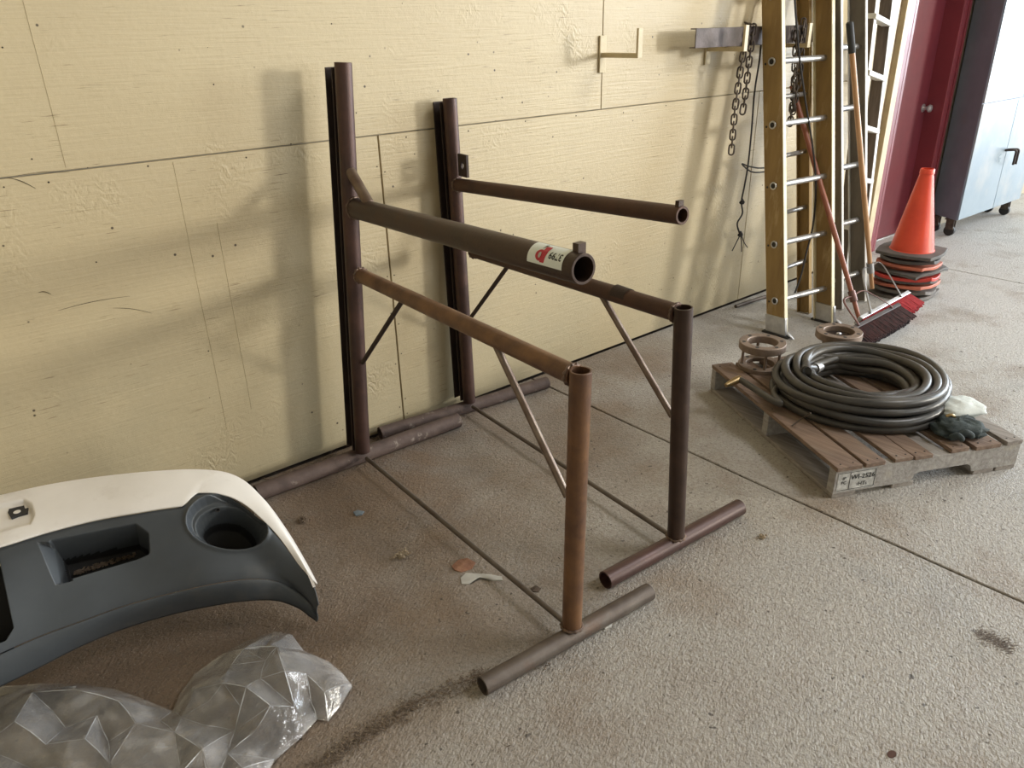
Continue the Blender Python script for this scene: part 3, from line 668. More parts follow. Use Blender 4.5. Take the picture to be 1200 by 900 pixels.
def cone_body(z0, h, r0, r1, m_, par, name='cone_body'):
    return MB().rev(cone_c + V((0,0,z0)), (0,0,1), [(0,r0+.012),(.008,r0+.002),(.016,r0),(h*.5,(r0+r1)/2),(h-.03,r1+.002),(h-.028,r1+.005),(h-.006,r1+.004),(h,r1),(h,r1-.004),(h-.03,r1-.004),(h*.5,(r0+r1)/2-.004),(.01,r0-.004)], 36).build(name, m_, par, smooth=True, sharp=.6)
for z, s_, a, mb, mc, lb in specs:
    t = thing('traffic_cone', lb, 'traffic cone', cone_c + V((0,0,z)), 'nested cones under the topmost cone')
    cone_base(z, s_*random.uniform(.93,1.05), a + random.uniform(-.12,.12), mb, t, tilt=(random.uniform(-.05,.05), random.uniform(-.05,.05)), bend=.020)
    cone_body(z+.012, .04 if z < .2 else .03, .125, .117, mc, t, 'cone_body')
t = thing('traffic_cone', 'topmost orange traffic cone standing upright on the stack beside the red door', 'traffic cone', cone_c + V((0,0,.262)), 'nested cones under the topmost cone'); t['group'] = 'stacked traffic cones'
cone_base(.262, .36, .12, CONB, t, th=.02, bend=0); cone_body(.278, .485, .122, .036, ORAN, t)
for o in bpy.data.objects:
    if o.get('group') == 'nested cones under the topmost cone': o['group'] = 'stacked traffic cones'

# ------------------------------------------------------------------ push brooms
def broom(label, c, ux, width, hb, ht, m_handle, m_br, m_low, m_block, m_fr, gripm=None, hr=.0135):
    """c = middle of the block, ux = direction along the block, bristles lean forward (towards -y) to the floor"""
    c = V(c); ux = V(ux).normalized(); fw = V((0,0,1)).cross(ux); fw = -fw if fw.y > 0 else fw
    t = thing('push_broom', label, 'broom', (c.x, c.y, 0), 'push brooms'); 
    dn = (fw*.80 - V((0,0,1))*.45).normalized(); nrm = ux.cross(dn).normalized(); nrm = nrm if nrm.z > 0 else -nrm
    bevel(MB().obox(c - ux*width/2 - dn*.012 - nrm*.028, ux*width, dn*.024, nrm*.056).build('block', m_block, t), .004)
    # tufts: rows of bristle bundles along the block
    rn_ = random.Random(5); nx = int(width/.0145)
    for row, nz_, m_ in ((0, .024, m_br), (1, .006, m_br), (2, -.012, m_low), (3, -.024, m_low)):
        b = MB()
        for i in range(nx):
            for sub in (-.0028, .0028):
                p = c + ux*(-width/2 + .008 + i*.0145 + sub) + nrm*nz_*.9 + dn*.012
                L = .098 + rn_.uniform(-.006,.006)
                e_ = p + dn*L + nrm*(nz_*.35 + rn_.uniform(-.003,.003)) + ux*(rn_.uniform(-.004,.004) + (i/nx-.5)*.02)
                if e_.z < .002: e_.z = .002
                b.tube([p, p.lerp(e_, .5), e_], [.0028, .0036, .0040], 5)
        o = b.build('bristles', m_, t, smooth=True); o['kind'] = 'stuff'
    hb, ht = V(hb), V(ht); dh = (ht-hb).normalized()
    MB().tube([hb, hb.lerp(ht,.3), hb.lerp(ht,.7), ht - dh*.003, ht], [hr*.8, hr, hr, hr, hr*.7], 16).build('handle', m_handle, t, smooth=True)
    if gripm: MB().tube([ht - dh*.155, ht - dh*.15, ht - dh*.004, ht + dh*.002], [hr*1.1, hr*1.25, hr*1.25, hr*.8], 16).build('grip', gripm, t, smooth=True, label='black hand grip')
    k = hb + dh*.13; MB().rev(k - dh*.03, dh, [(0,hr*1.05),(0,hr*1.35),(.06,hr*1.35),(.06,hr*1.05)], 18).build('handle_socket', m_fr, t, smooth=True)
    for s_ in (-1, 1):
        e_ = c + ux*s_*.19 + nrm*.03
        mid = k + ux*s_*.12 + V((0,-.01,.005))
        MB().tube(smooth_pts([k, mid, e_ + V((0,.01,.012)), e_]), .006, 8, flat=.5).build('brace_arm', m_fr, t, smooth=True)
    return t
hb1 = at(1007,374,Z=.085); 
broom('push broom with red-brown handle and dark brown bristles, in front, beside the yellow ladder', at(1022,375,Z=.085), (1,.03,0), .60, hb1, at(928,100,Y=-.10),
      HNDR, BRD, BRK, BLACKM, mat('brown_brace_steel', (.20,.10,.085), (.12,.07,.06), rough=.5, metal=.4), hr=.0145)
hb2 = at(1022,338,Z=.105)
broom('push broom with varnished handle, black grip and bright red bristles, behind the other broom', at(1035,360,Z=.09), (1,.05,0), .62, hb2, at(995.5,26,Y=-.32),
      HNDL, BRR, BRR, ALU, mat('grey_brace_steel', (.42,.42,.42), (.25,.25,.26), rough=.4, metal=.6), gripm=BLK, hr=.0150)

# ------------------------------------------------------------------ pallet
B0 = V((2.362, -1.532, 0)); PW, PL, PH = .785, .955, .130
t = thing('pallet', 'weathered wooden pallet with grey stringers carrying the black hose coil', 'pallet', B0 + E1*PW/2 + E2*PL/2)
def pbox(name, e1a, e2a, za, e1b, e2b, zb, m_, **k):
    return bevel(MB().obox(B0 + E1*e1a + E2*e2a + V((0,0,za)), E1*(e1b-e1a), E2*(e2b-e2a), V((0,0,zb-za))).build(name, m_, t, **k), .0025)
rp = random.Random(11)
for a, b_, m_ in ((0,.102,WDB),(.116,.196,WDB),(.236,.312,WDB),(.316,.392,WDB),(.476,.552,WDB),(.576,.686,WDB),(.712,.782,WDG)):
    o = pbox('deck_board', a, -.004+rp.uniform(-.004,.004), PH-.018+rp.uniform(-.001,.001), b_, PL+rp.uniform(-.006,.006), PH+rp.uniform(-.002,.001), m_)
    nl = MB()
    for e2_ in (.018, .475, .93):
        for du in (.25, .75):
            nl.rev(B0 + E1*(a+(b_-a)*du) + E2*e2_ + V((0,0,PH-.001)), (0,0,1), [(0,.0035),(.0016,.003),(.0016,.0001)], 7, False)
    nl.build('nail', BLK, o)
pbox('deck_board', .405, .03, PH-.034, .47, PL, PH-.019, WDG)
zb, zt = .018, PH-.018
for e2_, full in ((0, 0), (.455, 0), (PL-.038, 0)):
    prof = [(0,zb),(.325,zb),(.335,zb+.026),(.352,zb+.036),(.56,zb+.036),(.577,zb+.026),(.587,zb),(PW,zb),(PW,zt),(0,zt)]
    n = len(prof); V0 = [B0 + E1*a + E2*(e2_) + V((0,0,z)) for a, z in prof] + [B0 + E1*a + E2*(e2_+.038) + V((0,0,z)) for a, z in prof]
    F0 = [(9,8,5,4),(4,3,9),(3,2,1,0,9),(8,7,6,5)]
    F0 += [tuple(i+n for i in f)[::-1] for f in F0] + [(i, (i+1) % n, n+(i+1) % n, n+i) for i in range(n)]
    bevel(mesh('stringer', V0, F0, WSG, t), .002)
for a, b_ in ((0,.095),(.25,.34),(.60,.69),(.70,.785)):
    pbox('bottom_board', a, .002, 0, b_, PL-.002, .018, WDG)
st = MB().obox(B0 + E1*.012 - E2*.0012 + V((0,0,.026)), E1*.155, E2*.001, V((0,0,.078))).build('stamp', STAMP, t, label='pale worn stamp with black lettering')
def smap(ox, oz): return lambda x, y: B0 + E1*(ox+x) - E2*.0022 + V((0,0,oz+y))
text_mesh('WI-2526', .027, smap(.113, .079), INK, 'stamp_text', st); text_mesh('HT', .022, smap(.112, .048), INK, 'stamp_text', st)
text_mesh('IP\nPC', .018, smap(.037, .070), INK, 'stamp_text', st); text_mesh('1        6', .014, smap(.112, .046), INK, 'stamp_text', st)
lines = MB()
for (a, z0, b_, z1) in ((.060,.030,.062,.102),(.014,.030,.165,.0315),(.014,.101,.165,.1025),(.163,.030,.165,.102)):
    lines.obox(B0 + E1*a - E2*.0022 + V((0,0,z0)), E1*(b_-a), E2*.001, V((0,0,z1-z0)))
lines.build('stamp_border', INK, st)

# ------------------------------------------------------------------ hose coil
HC = V((2.955, -1.29, 0)); HR = .0172
t = thing('hose', 'coil of thick black rubber hose lying on the pallet', 'hose', HC + V((0,0,PH)))
loops = [(.315,0),(.285,0),(.350,0),(.250,0),(.215,0),(.330,1),(.295,1),(.260,1),(.225,1),(.19,1),(.345,2),(.31,2),(.270,2),(.235,2),(.20,2),(.325,3),(.285,3),(.25,3)]
pts = []; rh = random.Random(2)
prev = None
offs = [(rh.uniform(-.016,.016), rh.uniform(-.016,.016), rh.uniform(0, 6.28), rh.uniform(.004,.012)) for _ in loops]
NS = 44
for li, (R_, lev) in enumerate(loops):
    z = PH + HR + lev*HR*1.72; R_ *= .965
    for k in range(NS):
        f = k/NS; s = 0 if f < .72 else (f-.72)/.28; s = s*s*(3-2*s)
        R2, lev2 = loops[min(li+1, len(loops)-1)]; R2 *= .965; o2 = offs[min(li+1, len(loops)-1)]; o1 = offs[li]
        Rr = R_*(1-s) + R2*s; zz = z*(1-s) + (PH+HR+lev2*HR*1.72)*s
        ox = o1[0]*(1-s)+o2[0]*s; oy = o1[1]*(1-s)+o2[1]*s
        a = 2.2 + 2*PI*f
        wob = o1[3]*math.sin(2*a+o1[2])*(1-s) + o2[3]*math.sin(2*a+o2[2])*s
        pts.append(HC + V((ox + (Rr+wob)*math.cos(a)*1.0, oy + (Rr+wob)*math.sin(a)*.98, zz + (.006*math.sin(3*a+li)+.006 if lev > 0 else 0))))
# inner end lifts out of the stack and lies across the top left
e0 = pts[-1]
pts = [p for p in pts]
sp = smooth_pts(pts[::2] + [HC + V((-.20,.13,.265)), HC + V((-.15,.17,.25)), HC + V((-.06,.175,.22))], 2)
MB().tube(sp, HR, 12).build('hose_body', HOSE, t, smooth=True)
fe = HC + V((-.055,.175,.219)); MB().tube([fe, fe + V((.02,0,-.002)), fe + V((.05,-.003,-.006))], [.022,.022,.014], 14).build('hose_fitting', ALU, t, smooth=True)
# outer tail leaving to the left with its fitting
tl = smooth_pts([pts[0] + V((.0,.0,0)), HC + V((-.23,.235,.165)), HC + V((-.31,.20,.17)), HC + V((-.375,.14,.172)), at(866,444,Z=.165)], 6)
MB().tube(tl, HR*.8, 12).build('hose_tail', HOSE, t, smooth=True)
a, b_ = at(867,444,Z=.165), at(856,449,Z=.158)
MB().tube([a, a.lerp(b_,.5), b_, b_ + (b_-a)*.5], [.017,.017,.013,.009], 12).build('hose_fitting', BRASS, t, smooth=True, label='brass hose end fitting')
cbt = smooth_pts([at(928,499,Z=.134), at(940,490,Z=.16), at(950,484,Z=.20)], 4)
MB().tube(cbt, .0028, 6).build('wire_tie', CHAIN, smooth=True, label='thin steel wire lying over the front of the hose coil', cat='wire')

# ------------------------------------------------------------------ flanged spacers
def spacer(c, lb, rot):
    t = thing('flanged_spacer', lb, 'flange', c, 'flanged spacers')
    c = V(c)
    for nm, z, ro, ri, th in (('lower_ring', 0, .098, .062, .020), ('upper_ring', .092, .103, .066, .034)):
        o = MB().rev(c + V((0,0,z)), (0,0,1), [(0,ri),(0,ro-.002),(.002,ro),(th-.002,ro),(th,ro-.002),(th,ri+.002),(th-.003,ri)], 44).build(nm, FLG, t, smooth=True, sharp=.5)
        hm = MB()
        for k in range(6):
            a = 2*PI*k/6 + rot; hm.rev(c + V((.084*math.cos(a), .084*math.sin(a), z+th)), (0,0,1), [(-.001,.0085),(.0006,.0085),(.0006,.0001)], 12, False)
        hm.build('bolt_hole', BLK, o)
    for k in range(4):
        a = 2*PI*k/4 + rot + .5; p = c + V((.082*math.cos(a), .082*math.sin(a), .02)); rod('spacer_rod', p, p + V((0,0,.074)), .0065, FLG, t, 10)
    return t
spacer(B0 + E1*.195 + E2*.872 + V((0,0,PH)), 'brown flanged ring spacer at the left corner of the pallet', .3)
sp2 = spacer(B0 + E1*.600 + E2*.893 + V((0,0,PH)), 'brown flanged ring spacer behind the hose coil', .8)
c = B0 + E1*.600 + E2*.893 + V((0,0,PH)); MB().rev(c + V((0,0,.095)), (0,0,1), [(0,.066),(.004,.066),(.004,.0001)], 30, False).build('inner_disc', BLACKM, sp2); MB().rev(c + V((0,0,.10)), (0,0,1), [(0,.012),(.012,.012),(.016,.007),(.016,.0001)], 8, False).build('centre_nut', ALU, sp2)

# ------------------------------------------------------------------ work gloves / rag on the pallet
def skinned(name, segs, mat_, parent, disp=.0, **k):
    me = bpy.data.meshes.new(name); vs = []; es = []; rad = []
    for ch in segs:
        base = len(vs)
        for i, (p, r) in enumerate(ch): vs.append(V(p)-ORG[parent]); rad.append(r); 
        es += [(base+i, base+i+1) for i in range(len(ch)-1)]
    me.from_pydata(vs, es, []); bm = bmesh.new(); bm.from_mesh(me); bmesh.ops.remove_doubles(bm, verts=bm.verts, dist=.0005); 
    rr = {}
    bm.verts.ensure_lookup_table(); cos = [v.co.copy() for v in bm.verts]; bm.to_mesh(me); bm.free()
    o = bpy.data.objects.new(name, me); COL.objects.link(o); o.parent = parent; ORG[o] = ORG[parent]
    md = o.modifiers.new('skin', 'SKIN'); sv = me.skin_vertices[0].data
    for i, c in enumerate(cos):
        j = min(range(len(vs)), key=lambda q: (vs[q]-c).length); r = rad[j]
        sv[i].radius = (r, r) if not isinstance(r, tuple) else r; sv[i].use_root = (i == 0)
    ss = o.modifiers.new('sub', 'SUBSURF'); ss.levels = 2; ss.render_levels = 2
    me.materials.append(mat_)
    md.use_smooth_shade = True
    for a_, b2 in k.items(): o[a_] = b2
    return o
gc = at(1125,497,Z=PH)
t = thing('work_glove', 'crumpled dark glove with a white back lying on the pallet beside the hose', 'glove', gc)
def crumple(name, c, rx, ry, rz, ang, mat_, parent, seed, amp=.25, sq_p=2.6):
    V0 = []; F0 = []; n1, n2 = 22, 32
    for i in range(n1+1):
        ph = PI*i/n1 - PI/2
        for j in range(n2):
            a = 2*PI*j/n2
            def se(x, p): return math.copysign(abs(x)**(2/p), x)
            x = se(math.cos(ph), 2)*se(math.cos(a), sq_p); y = se(math.cos(ph), 2)*se(math.sin(a), sq_p); z = se(math.sin(ph), 2)
            nn_ = V((x, y, z)); d_ = 1 + amp*noise.ridged_multi_fractal(nn_*1.3 + V((seed, 0, 0)), .8, 2.0, 3, 1.0, 2.0)*.5 - amp*.5
            x, y, z = x*rx*d_, y*ry*d_, z*rz*d_
            if z < -rz*.6: z = -rz*.6
            V0.append(V(c) + V((x*math.cos(ang)-y*math.sin(ang), x*math.sin(ang)+y*math.cos(ang), z + rz*.6)))
    for i in range(n1):
        for j in range(n2): F0.append((i*n2+j, i*n2+(j+1)%n2, (i+1)*n2+(j+1)%n2, (i+1)*n2+j))
    return mesh(name, V0, F0, mat_, parent, smooth=True, sharp=3)
wc = at(1122,482,Z=PH+.034)
crumple('glove_back', wc, .090, .068, .030, -.5, CLOTHW, t, 3.1, .34, 3.4)
dc = at(1120,507,Z=PH)
crumple('glove_palm', dc, .085, .062, .036, -.6, CLOTHK, t, 8.4, .75, 3.0)
for i, (x0, y0, x1, y1, r) in enumerate(((1124,500,1141,493,.015),(1126,506,1146,503,.014),(1122,511,1141,513,.014),(1114,513,1129,517,.012),(1101,498,1096,484,.014))):
    a, b_ = at(x0,y0,Z=PH+.022), at(x1,y1,Z=PH+.018); mdp = a.lerp(b_,.5) + V((0,0,.016))
    MB().tube(smooth_pts([a, mdp, b_]), [r]*9 + [r*.97]*4 + [r*.9, r*.8, r*.6, r*.3], 10).build('finger', CLOTHK, t, smooth=True)
rc = at(1113,491,Z=PH+.045); MB().tube([rc + (RX*math.cos(a) + V((0,0,1))*math.sin(a))*.017 for a in [2*PI*k/20 for k in range(20)]], .0065, 8, closed=True).build('ring', BRASS, smooth=True, label='small tan ring lying on the glove', cat='ring')

# ------------------------------------------------------------------ bumper cover
COLS = 13
rows = {   # (px, py, z) picked along four feature lines of the bumper, left to right
 'T': [(-130,609,.43),(-60,593,.43),(0,580,.43),(60,567,.43),(120,558,.43),(180,552,.43),(232,550,.42),(270,555,.40),(298,573,.365),(326,610,.30),(350,650,.22),(366,682,.155),(373,708,.10)],
 'B': [(-130,673,.395),(-60,656,.395),(0,641,.395),(55,624,.395),(110,610,.395),(160,601,.393),(206,594,.388),(248,592,.375),(284,604,.335),(318,632,.27),(344,662,.195),(363,692,.13),(371,712,.085)],
 'M': [(-130,750,.31),(-60,728,.31),(0,706,.305),(52,688,.30),(105,671,.298),(155,657,.295),(200,648,.292),(242,642,.283),(280,645,.255),(312,660,.205),(340,680,.15),(361,701,.105),(371,716,.072)],
 'S': [(-130,825,.20),(-60,795,.20),(0,766,.20),(50,744,.20),(100,726,.20),(148,709,.20),(200,695,.20),(245,685,.20),(285,679,.185),(318,680,.155),(345,691,.115),(362,706,.082),(371,720,.058)],
 'L': [(-130,860,.115),(-60,832,.115),(0,804,.115),(45,782,.115),(92,758,.115),(140,738,.115),(192,722,.115),(240,711,.115),(285,704,.11),(322,703,.09),(348,711,.065),(364,722,.042),(372,728,.028)],
}
RW = {k: [at(x, y, Z=z) for x, y, z in v] for k, v in rows.items()}
def crv(P, u):
    u = max(0, min(len(P)-1-1e-6, u)); i = int(u); t = u-i
    p0 = P[max(i-1,0)]; p1 = P[i]; p2 = P[i+1]; p3 = P[min(i+2, len(P)-1)]
    return .5*((2*p1) + (p2-p0)*t + (2*p0-5*p1+4*p2-p3)*t*t + (3*p1-p0-3*p2+p3)*t**3)
def surf(u, v):   # v: 0=T 1=B 2=M 3=S 4=L
    return crv([crv(RW[k], u) for k in 'TBMSL'], v)
def sd_round_poly(p, poly, rad):
    """signed distance to polygon, rounded"""
    x, y = p; dmin = 1e9; inside = False; n = len(poly)
    for i in range(n):
        x0, y0 = poly[i]; x1, y1 = poly[(i+1) % n]; ex, ey = x1-x0, y1-y0
        t = max(0, min(1, ((x-x0)*ex+(y-y0)*ey)/(ex*ex+ey*ey))); dx, dy = x-x0-ex*t, y-y0-ey*t; dmin = min(dmin, dx*dx+dy*dy)
        if (y0 > y) != (y1 > y) and x < (x1-x0)*(y-y0)/(y1-y0)+x0: inside = not inside
    dd = math.sqrt(dmin); return (-dd if inside else dd) - rad
STEP = [(62,637),(158,618),(170,627),(171,646),(160,651),(72,677)]
STEP_SLOPE = [(44,636),(62,637),(84,680),(66,684)]
LAMP = [(266+43*math.cos(a) + 6*math.cos(a)*math.sin(a), 612+28*math.sin(a) + 6*math.cos(a)) for a in [2*PI*k/28 for k in range(28)]]
INTAKE = [(-90,660),(-8,640),(12,735),(4,748),(-60,772)]
INW = V((.10, .55, -.83)).normalized()
def ss(e0, e1, x): t = max(0, min(1, (x-e0)/(e1-e0))); return t*t*(3-2*t)
def face_pt(u, v):
    p = surf(u, v); q = proj(p); d_ = 0
    s = sd_round_poly(q, STEP, 4); d_ = max(d_, .135*ss(1.0, -8, s))
    s2 = sd_round_poly(q, STEP_SLOPE, 1); 
    if s2 < 0: d_ = max(d_, .05*min(1, max(0, (q[0]-44-(q[1]-636)*.42)/20)))
    s = sd_round_poly(q, LAMP, 2)
    if s < 4: d_ = max(d_, .03*ss(3, -4, s) + .105*ss(-2, -16, s + .40*max(0, (262-q[0])*.30+(614-q[1])*.40)))
    s = sd_round_poly(q, INTAKE, 2); d_ = max(d_, .105*ss(2, -5, s))
    # soft crease along the corner above the seam
    return p + INW*d_, d_
def patch(name, u0, u1, v0, v1, nu, nv, fn, m_, par, th=.004, label=None, hole=9, dark=9):
    V0 = []; D0 = []
    for i in range(nu+1):
        for j in range(nv+1):
            p, d_ = fn(u0+(u1-u0)*i/nu, v0+(v1-v0)*j/nv); V0.append(p); D0.append(d_)
    F0 = [q for q in ((i*(nv+1)+j, (i+1)*(nv+1)+j, (i+1)*(nv+1)+j+1, i*(nv+1)+j+1) for i in range(nu) for j in range(nv)) if min(D0[k] for k in q) < hole]
    used = sorted({k for q in F0 for k in q}); rm = {k: i for i, k in enumerate(used)}; V0 = [V0[k] for k in used]; F0 = [tuple(rm[k] for k in q) for q in F0]
    o = mesh(name, V0, F0, m_, par, smooth=True, sharp=3, label=label)
    # normals up
    if sum(p.normal.z for p in o.data.polygons) < 0: o.data.flip_normals()
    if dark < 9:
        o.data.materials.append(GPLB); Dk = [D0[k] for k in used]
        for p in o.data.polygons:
            if min(Dk[k] for k in p.vertices) > dark: p.material_index = 1  # deep pocket faces painted black for the shade inside the openings
    s = o.modifiers.new('solid', 'SOLIDIFY'); s.thickness = th; s.offset = -1
    return o
bt = thing('bumper_cover', 'grey and beige plastic truck bumper cover lying against the wall at left', 'bumper', V((.15, -.5, 0)))
UM = len(RW['T'])-1
# white strip boundary dips round the lamp recess and then runs down the corner edge
def vb(u):     # where beige ends: just below row B left of the lamp, above it round the lamp, then at the corner
    return (1.0 - .30*ss(6.15, 6.45, u) - .02*ss(6.5,8,u) - .05*ss(8.3, 9.2, u))*(1 - ss(10.0, 11.3, u))
SLOT = [(-60,605),(28,590),(35,594),(38,604),(34,612),(-60,636)]
def white_pt(u, t):
    v = t*vb(u); p = surf(u, v); q = proj(p); s = sd_round_poly(q, SLOT, 2)
    crown = .004*math.sin(PI*t)
    return p + V((0,0,crown)) + INW*(.014*ss(1.5, -2, s)), 0
patch('top_panel', 0, 11.2, 0, 1, 520, 34, white_pt, BEIGE, bt, .004, label='beige painted upper panel')
def edge_pt(u, t): # rolled edge at the rear of the panel
    p = surf(u, 0); back_ = V((.02, .10, -.16)) if u < 8 else V((.03,.03,-.06)); return p + back_*t*(1 if u < 11 else .4), 0
patch('rear_lip', 0, 10.8, 0, 1, 120, 4, edge_pt, BEIGE, bt, .003)
def grey_pt(u, t):
    v = vb(u) + (3-vb(u))*t; p, d_ = face_pt(u, v)
    rim = .0
    if t < .03: p = p + INW*.006
    q = proj(surf(u, v)); s = sd_round_poly(q, LAMP, 5); rim = .006*math.exp(-(s/3.0)**2)
    return p - INW*rim, d_
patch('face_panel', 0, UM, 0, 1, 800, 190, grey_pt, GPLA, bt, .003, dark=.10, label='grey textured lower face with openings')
def lip_pt(u, t):
    v = 3 + t; p = surf(u, v)
    out = -INW*(.010*math.sin(PI*min(1, t*1.05))**.7 + .002) 
    if t < .04: out = INW*.008
    return p + out, 0
patch('lower_lip', 0, UM, 0, 1, 300, 24, lip_pt, GPLA, bt, .004)
def under_pt(u, t):
    p = surf(u, 4); return p + V((.0, .10, -.005))*t*(1 - .7*ss(9, 12, u)), 0
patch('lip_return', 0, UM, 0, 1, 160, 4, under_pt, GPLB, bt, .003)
# latch bracket seen through the slot
def on_surf(x, y, h, z=.42):
    return at(x, y, Z=z) + V((0,0,h))
lt = [(13,592),(27,588),(30,598),(34,597),(33,603),(22,606),(14,609),(10,603)]
zc = .408
pv = [at(x, y, Z=zc) for x, y in lt]; n = len(pv)
mesh('latch_bracket', pv + [p + V((0,0,.006)) for p in pv], [tuple(range(n)), tuple(range(n,2*n))[::-1]] + [(i,(i+1)%n,n+(i+1)%n,n+i) for i in range(n)], BLK, bt, label='black latch bracket')
pc = at(20,600,Z=zc+.0065); MB().rev(pc, (0,0,1), [(0,.009),(.001,.009),(.001,.0001)], 14, False).build('latch_hole', BEIGE, bt)
for k, (xa, ya, xb, yb, n_) in enumerate(((86,675,158,652,260),)):
    b = MB(); r3 = random.Random(5)
    for _ in range(n_):
        tt = r3.random(); p = at(xa+(xb-xa)*tt, ya+(yb-ya)*tt - r3.uniform(0, 5), Z=.24) + V((0, 0, r3.uniform(-.004,.003))); sz = r3.uniform(.0015,.004)
        b.obox(p, (sz*2,0,0), (0,sz,0), (0,0,sz))
    o = b.build('dirt_in_pocket', LITTER, bt); o['kind'] = 'stuff'
MB().rev(at(255,598,Z=.345), (.1,-.5,.8), [(0,.007),(.002,.007),(.002,.0045),(-.003,.004),(-.003,.0001)], 14, False).build('screw_hole', GPLB, bt)
# the dark throat at the bottom of the lamp recess
lc = surf(7.6, 1.9) + INW*.085

# ------------------------------------------------------------------ plastic bag
def plastic():
    m = bpy.data.materials.new('clear_plastic_film'); m.use_nodes = True; nt = m.node_tree; N = nt.nodes; L = nt.links
    out = N['Material Output']; b = N['Principled BSDF']; b.inputs['Base Color'].default_value = (.92,.93,.96,1); b.inputs['Roughness'].default_value = .13
    b.inputs['Specular IOR Level'].default_value = .9; b.inputs['IOR'].default_value = 1.55
    b.inputs['Coat Weight'].default_value = .6; b.inputs['Coat Roughness'].default_value = .06
    tr = N.new('ShaderNodeBsdfTransparent'); tr.inputs[0].default_value = (.97,.96,.95,1)
    gl = N.new('ShaderNodeBsdfGlossy'); gl.inputs['Roughness'].default_value = .12; gl.inputs[0].default_value = (1,1,1,1)
    lw = N.new('ShaderNodeLayerWeight'); lw.inputs[0].default_value = .22
    r = N.new('ShaderNodeMapRange'); r.inputs[3].default_value = .09; r.inputs[4].default_value = .45; L.new(lw.outputs['Facing'], r.inputs[0])
    mx = N.new('ShaderNodeMixShader'); L.new(r.outputs[0], mx.inputs[0]); L.new(tr.outputs[0], mx.inputs[1]); L.new(b.outputs[0], mx.inputs[2])
    vo = N.new('ShaderNodeTexVoronoi'); vo.inputs['Scale'].default_value = 9; ve = N.new('ShaderNodeTexVoronoi'); ve.feature = 'DISTANCE_TO_EDGE'; ve.inputs['Scale'].default_value = 9
    g2 = N.new('ShaderNodeNewGeometry'); wz = N.new('ShaderNodeTexNoise'); wz.inputs['Scale'].default_value = 4; L.new(g2.outputs['Position'], wz.inputs['Vector'])
    wa = N.new('ShaderNodeVectorMath'); wa.operation = 'MULTIPLY_ADD'; L.new(wz.outputs['Color'], wa.inputs[0]); wa.inputs[1].default_value = (.22,.22,.0); L.new(g2.outputs['Position'], wa.inputs[2])
    fl2 = N.new('ShaderNodeVectorMath'); fl2.operation = 'MULTIPLY'; fl2.inputs[1].default_value = (1,1.5,0); L.new(wa.outputs[0], fl2.inputs[0])
    for q_ in (vo, ve): L.new(fl2.outputs[0], q_.inputs['Vector'])
    sb = N.new('ShaderNodeVectorMath'); sb.operation = 'SUBTRACT'; L.new(fl2.outputs[0], sb.inputs[0]); L.new(vo.outputs['Position'], sb.inputs[1])
    sc_ = N.new('ShaderNodeVectorMath'); sc_.operation = 'SUBTRACT'; L.new(vo.outputs['Color'], sc_.inputs[0]); sc_.inputs[1].default_value = (.5,.5,.5)
    dt_ = N.new('ShaderNodeVectorMath'); dt_.operation = 'DOT_PRODUCT'; L.new(sb.outputs[0], dt_.inputs[0]); L.new(sc_.outputs[0], dt_.inputs[1])
    cr_ = N.new('ShaderNodeMapRange'); cr_.inputs[1].default_value = .0; cr_.inputs[2].default_value = .045; cr_.inputs[3].default_value = .06; cr_.inputs[4].default_value = 0; L.new(ve.outputs['Distance'], cr_.inputs[0])
    pn = N.new('ShaderNodeTexNoise'); pn.inputs['Scale'].default_value = 7; pn.inputs['Distortion'].default_value = 1.5; L.new(g2.outputs['Position'], pn.inputs['Vector'])
    pr = N.new('ShaderNodeMapRange'); pr.inputs[1].default_value = .50; pr.inputs[2].default_value = .80; pr.inputs[3].default_value = 0; pr.inputs[4].default_value = .22; L.new(pn.outputs[0], pr.inputs[0])
    ad1 = N.new('ShaderNodeMath'); ad1.operation = 'MULTIPLY'; L.new(cr_.outputs[0], ad1.inputs[0]); L.new(pn.outputs[0], ad1.inputs[1])
    ad2 = N.new('ShaderNodeMath'); ad2.operation = 'ADD'; L.new(ad1.outputs[0], ad2.inputs[0]); L.new(pr.outputs[0], ad2.inputs[1])
    ad3 = N.new('ShaderNodeMath'); ad3.operation = 'ADD'; ad3.use_clamp = True; L.new(ad2.outputs[0], ad3.inputs[0]); L.new(r.outputs[0], ad3.inputs[1]); L.new(ad3.outputs[0], mx.inputs[0])
    fr_ = N.new('ShaderNodeFresnel'); fr_.inputs[0].default_value = 1.5
    m2 = N.new('ShaderNodeMixShader'); L.new(fr_.outputs[0], m2.inputs[0]); L.new(mx.outputs[0], m2.inputs[1]); L.new(gl.outputs[0], m2.inputs[2])
    g = N.new('ShaderNodeNewGeometry'); nz = N.new('ShaderNodeTexNoise'); nz.inputs['Scale'].default_value = 14; nz.inputs['Detail'].default_value = 5; nz.inputs['Distortion'].default_value = 1.2
    L.new(g.outputs['Position'], nz.inputs['Vector']); bu = N.new('ShaderNodeBump'); bu.inputs['Strength'].default_value = .7; bu.inputs['Distance'].default_value = .012
    hs = N.new('ShaderNodeMath'); hs.operation = 'MULTIPLY_ADD'; L.new(dt_.outputs['Value'], hs.inputs[0]); hs.inputs[1].default_value = 1.5; L.new(nz.outputs[0], hs.inputs[2])
    L.new(hs.outputs[0], bu.inputs['Height'])
    for n_ in (b, gl, lw, fr_): L.new(bu.outputs[0], n_.inputs['Normal'])
    L.new(m2.outputs[0], out.inputs[0]); return m
PLAS = plastic()
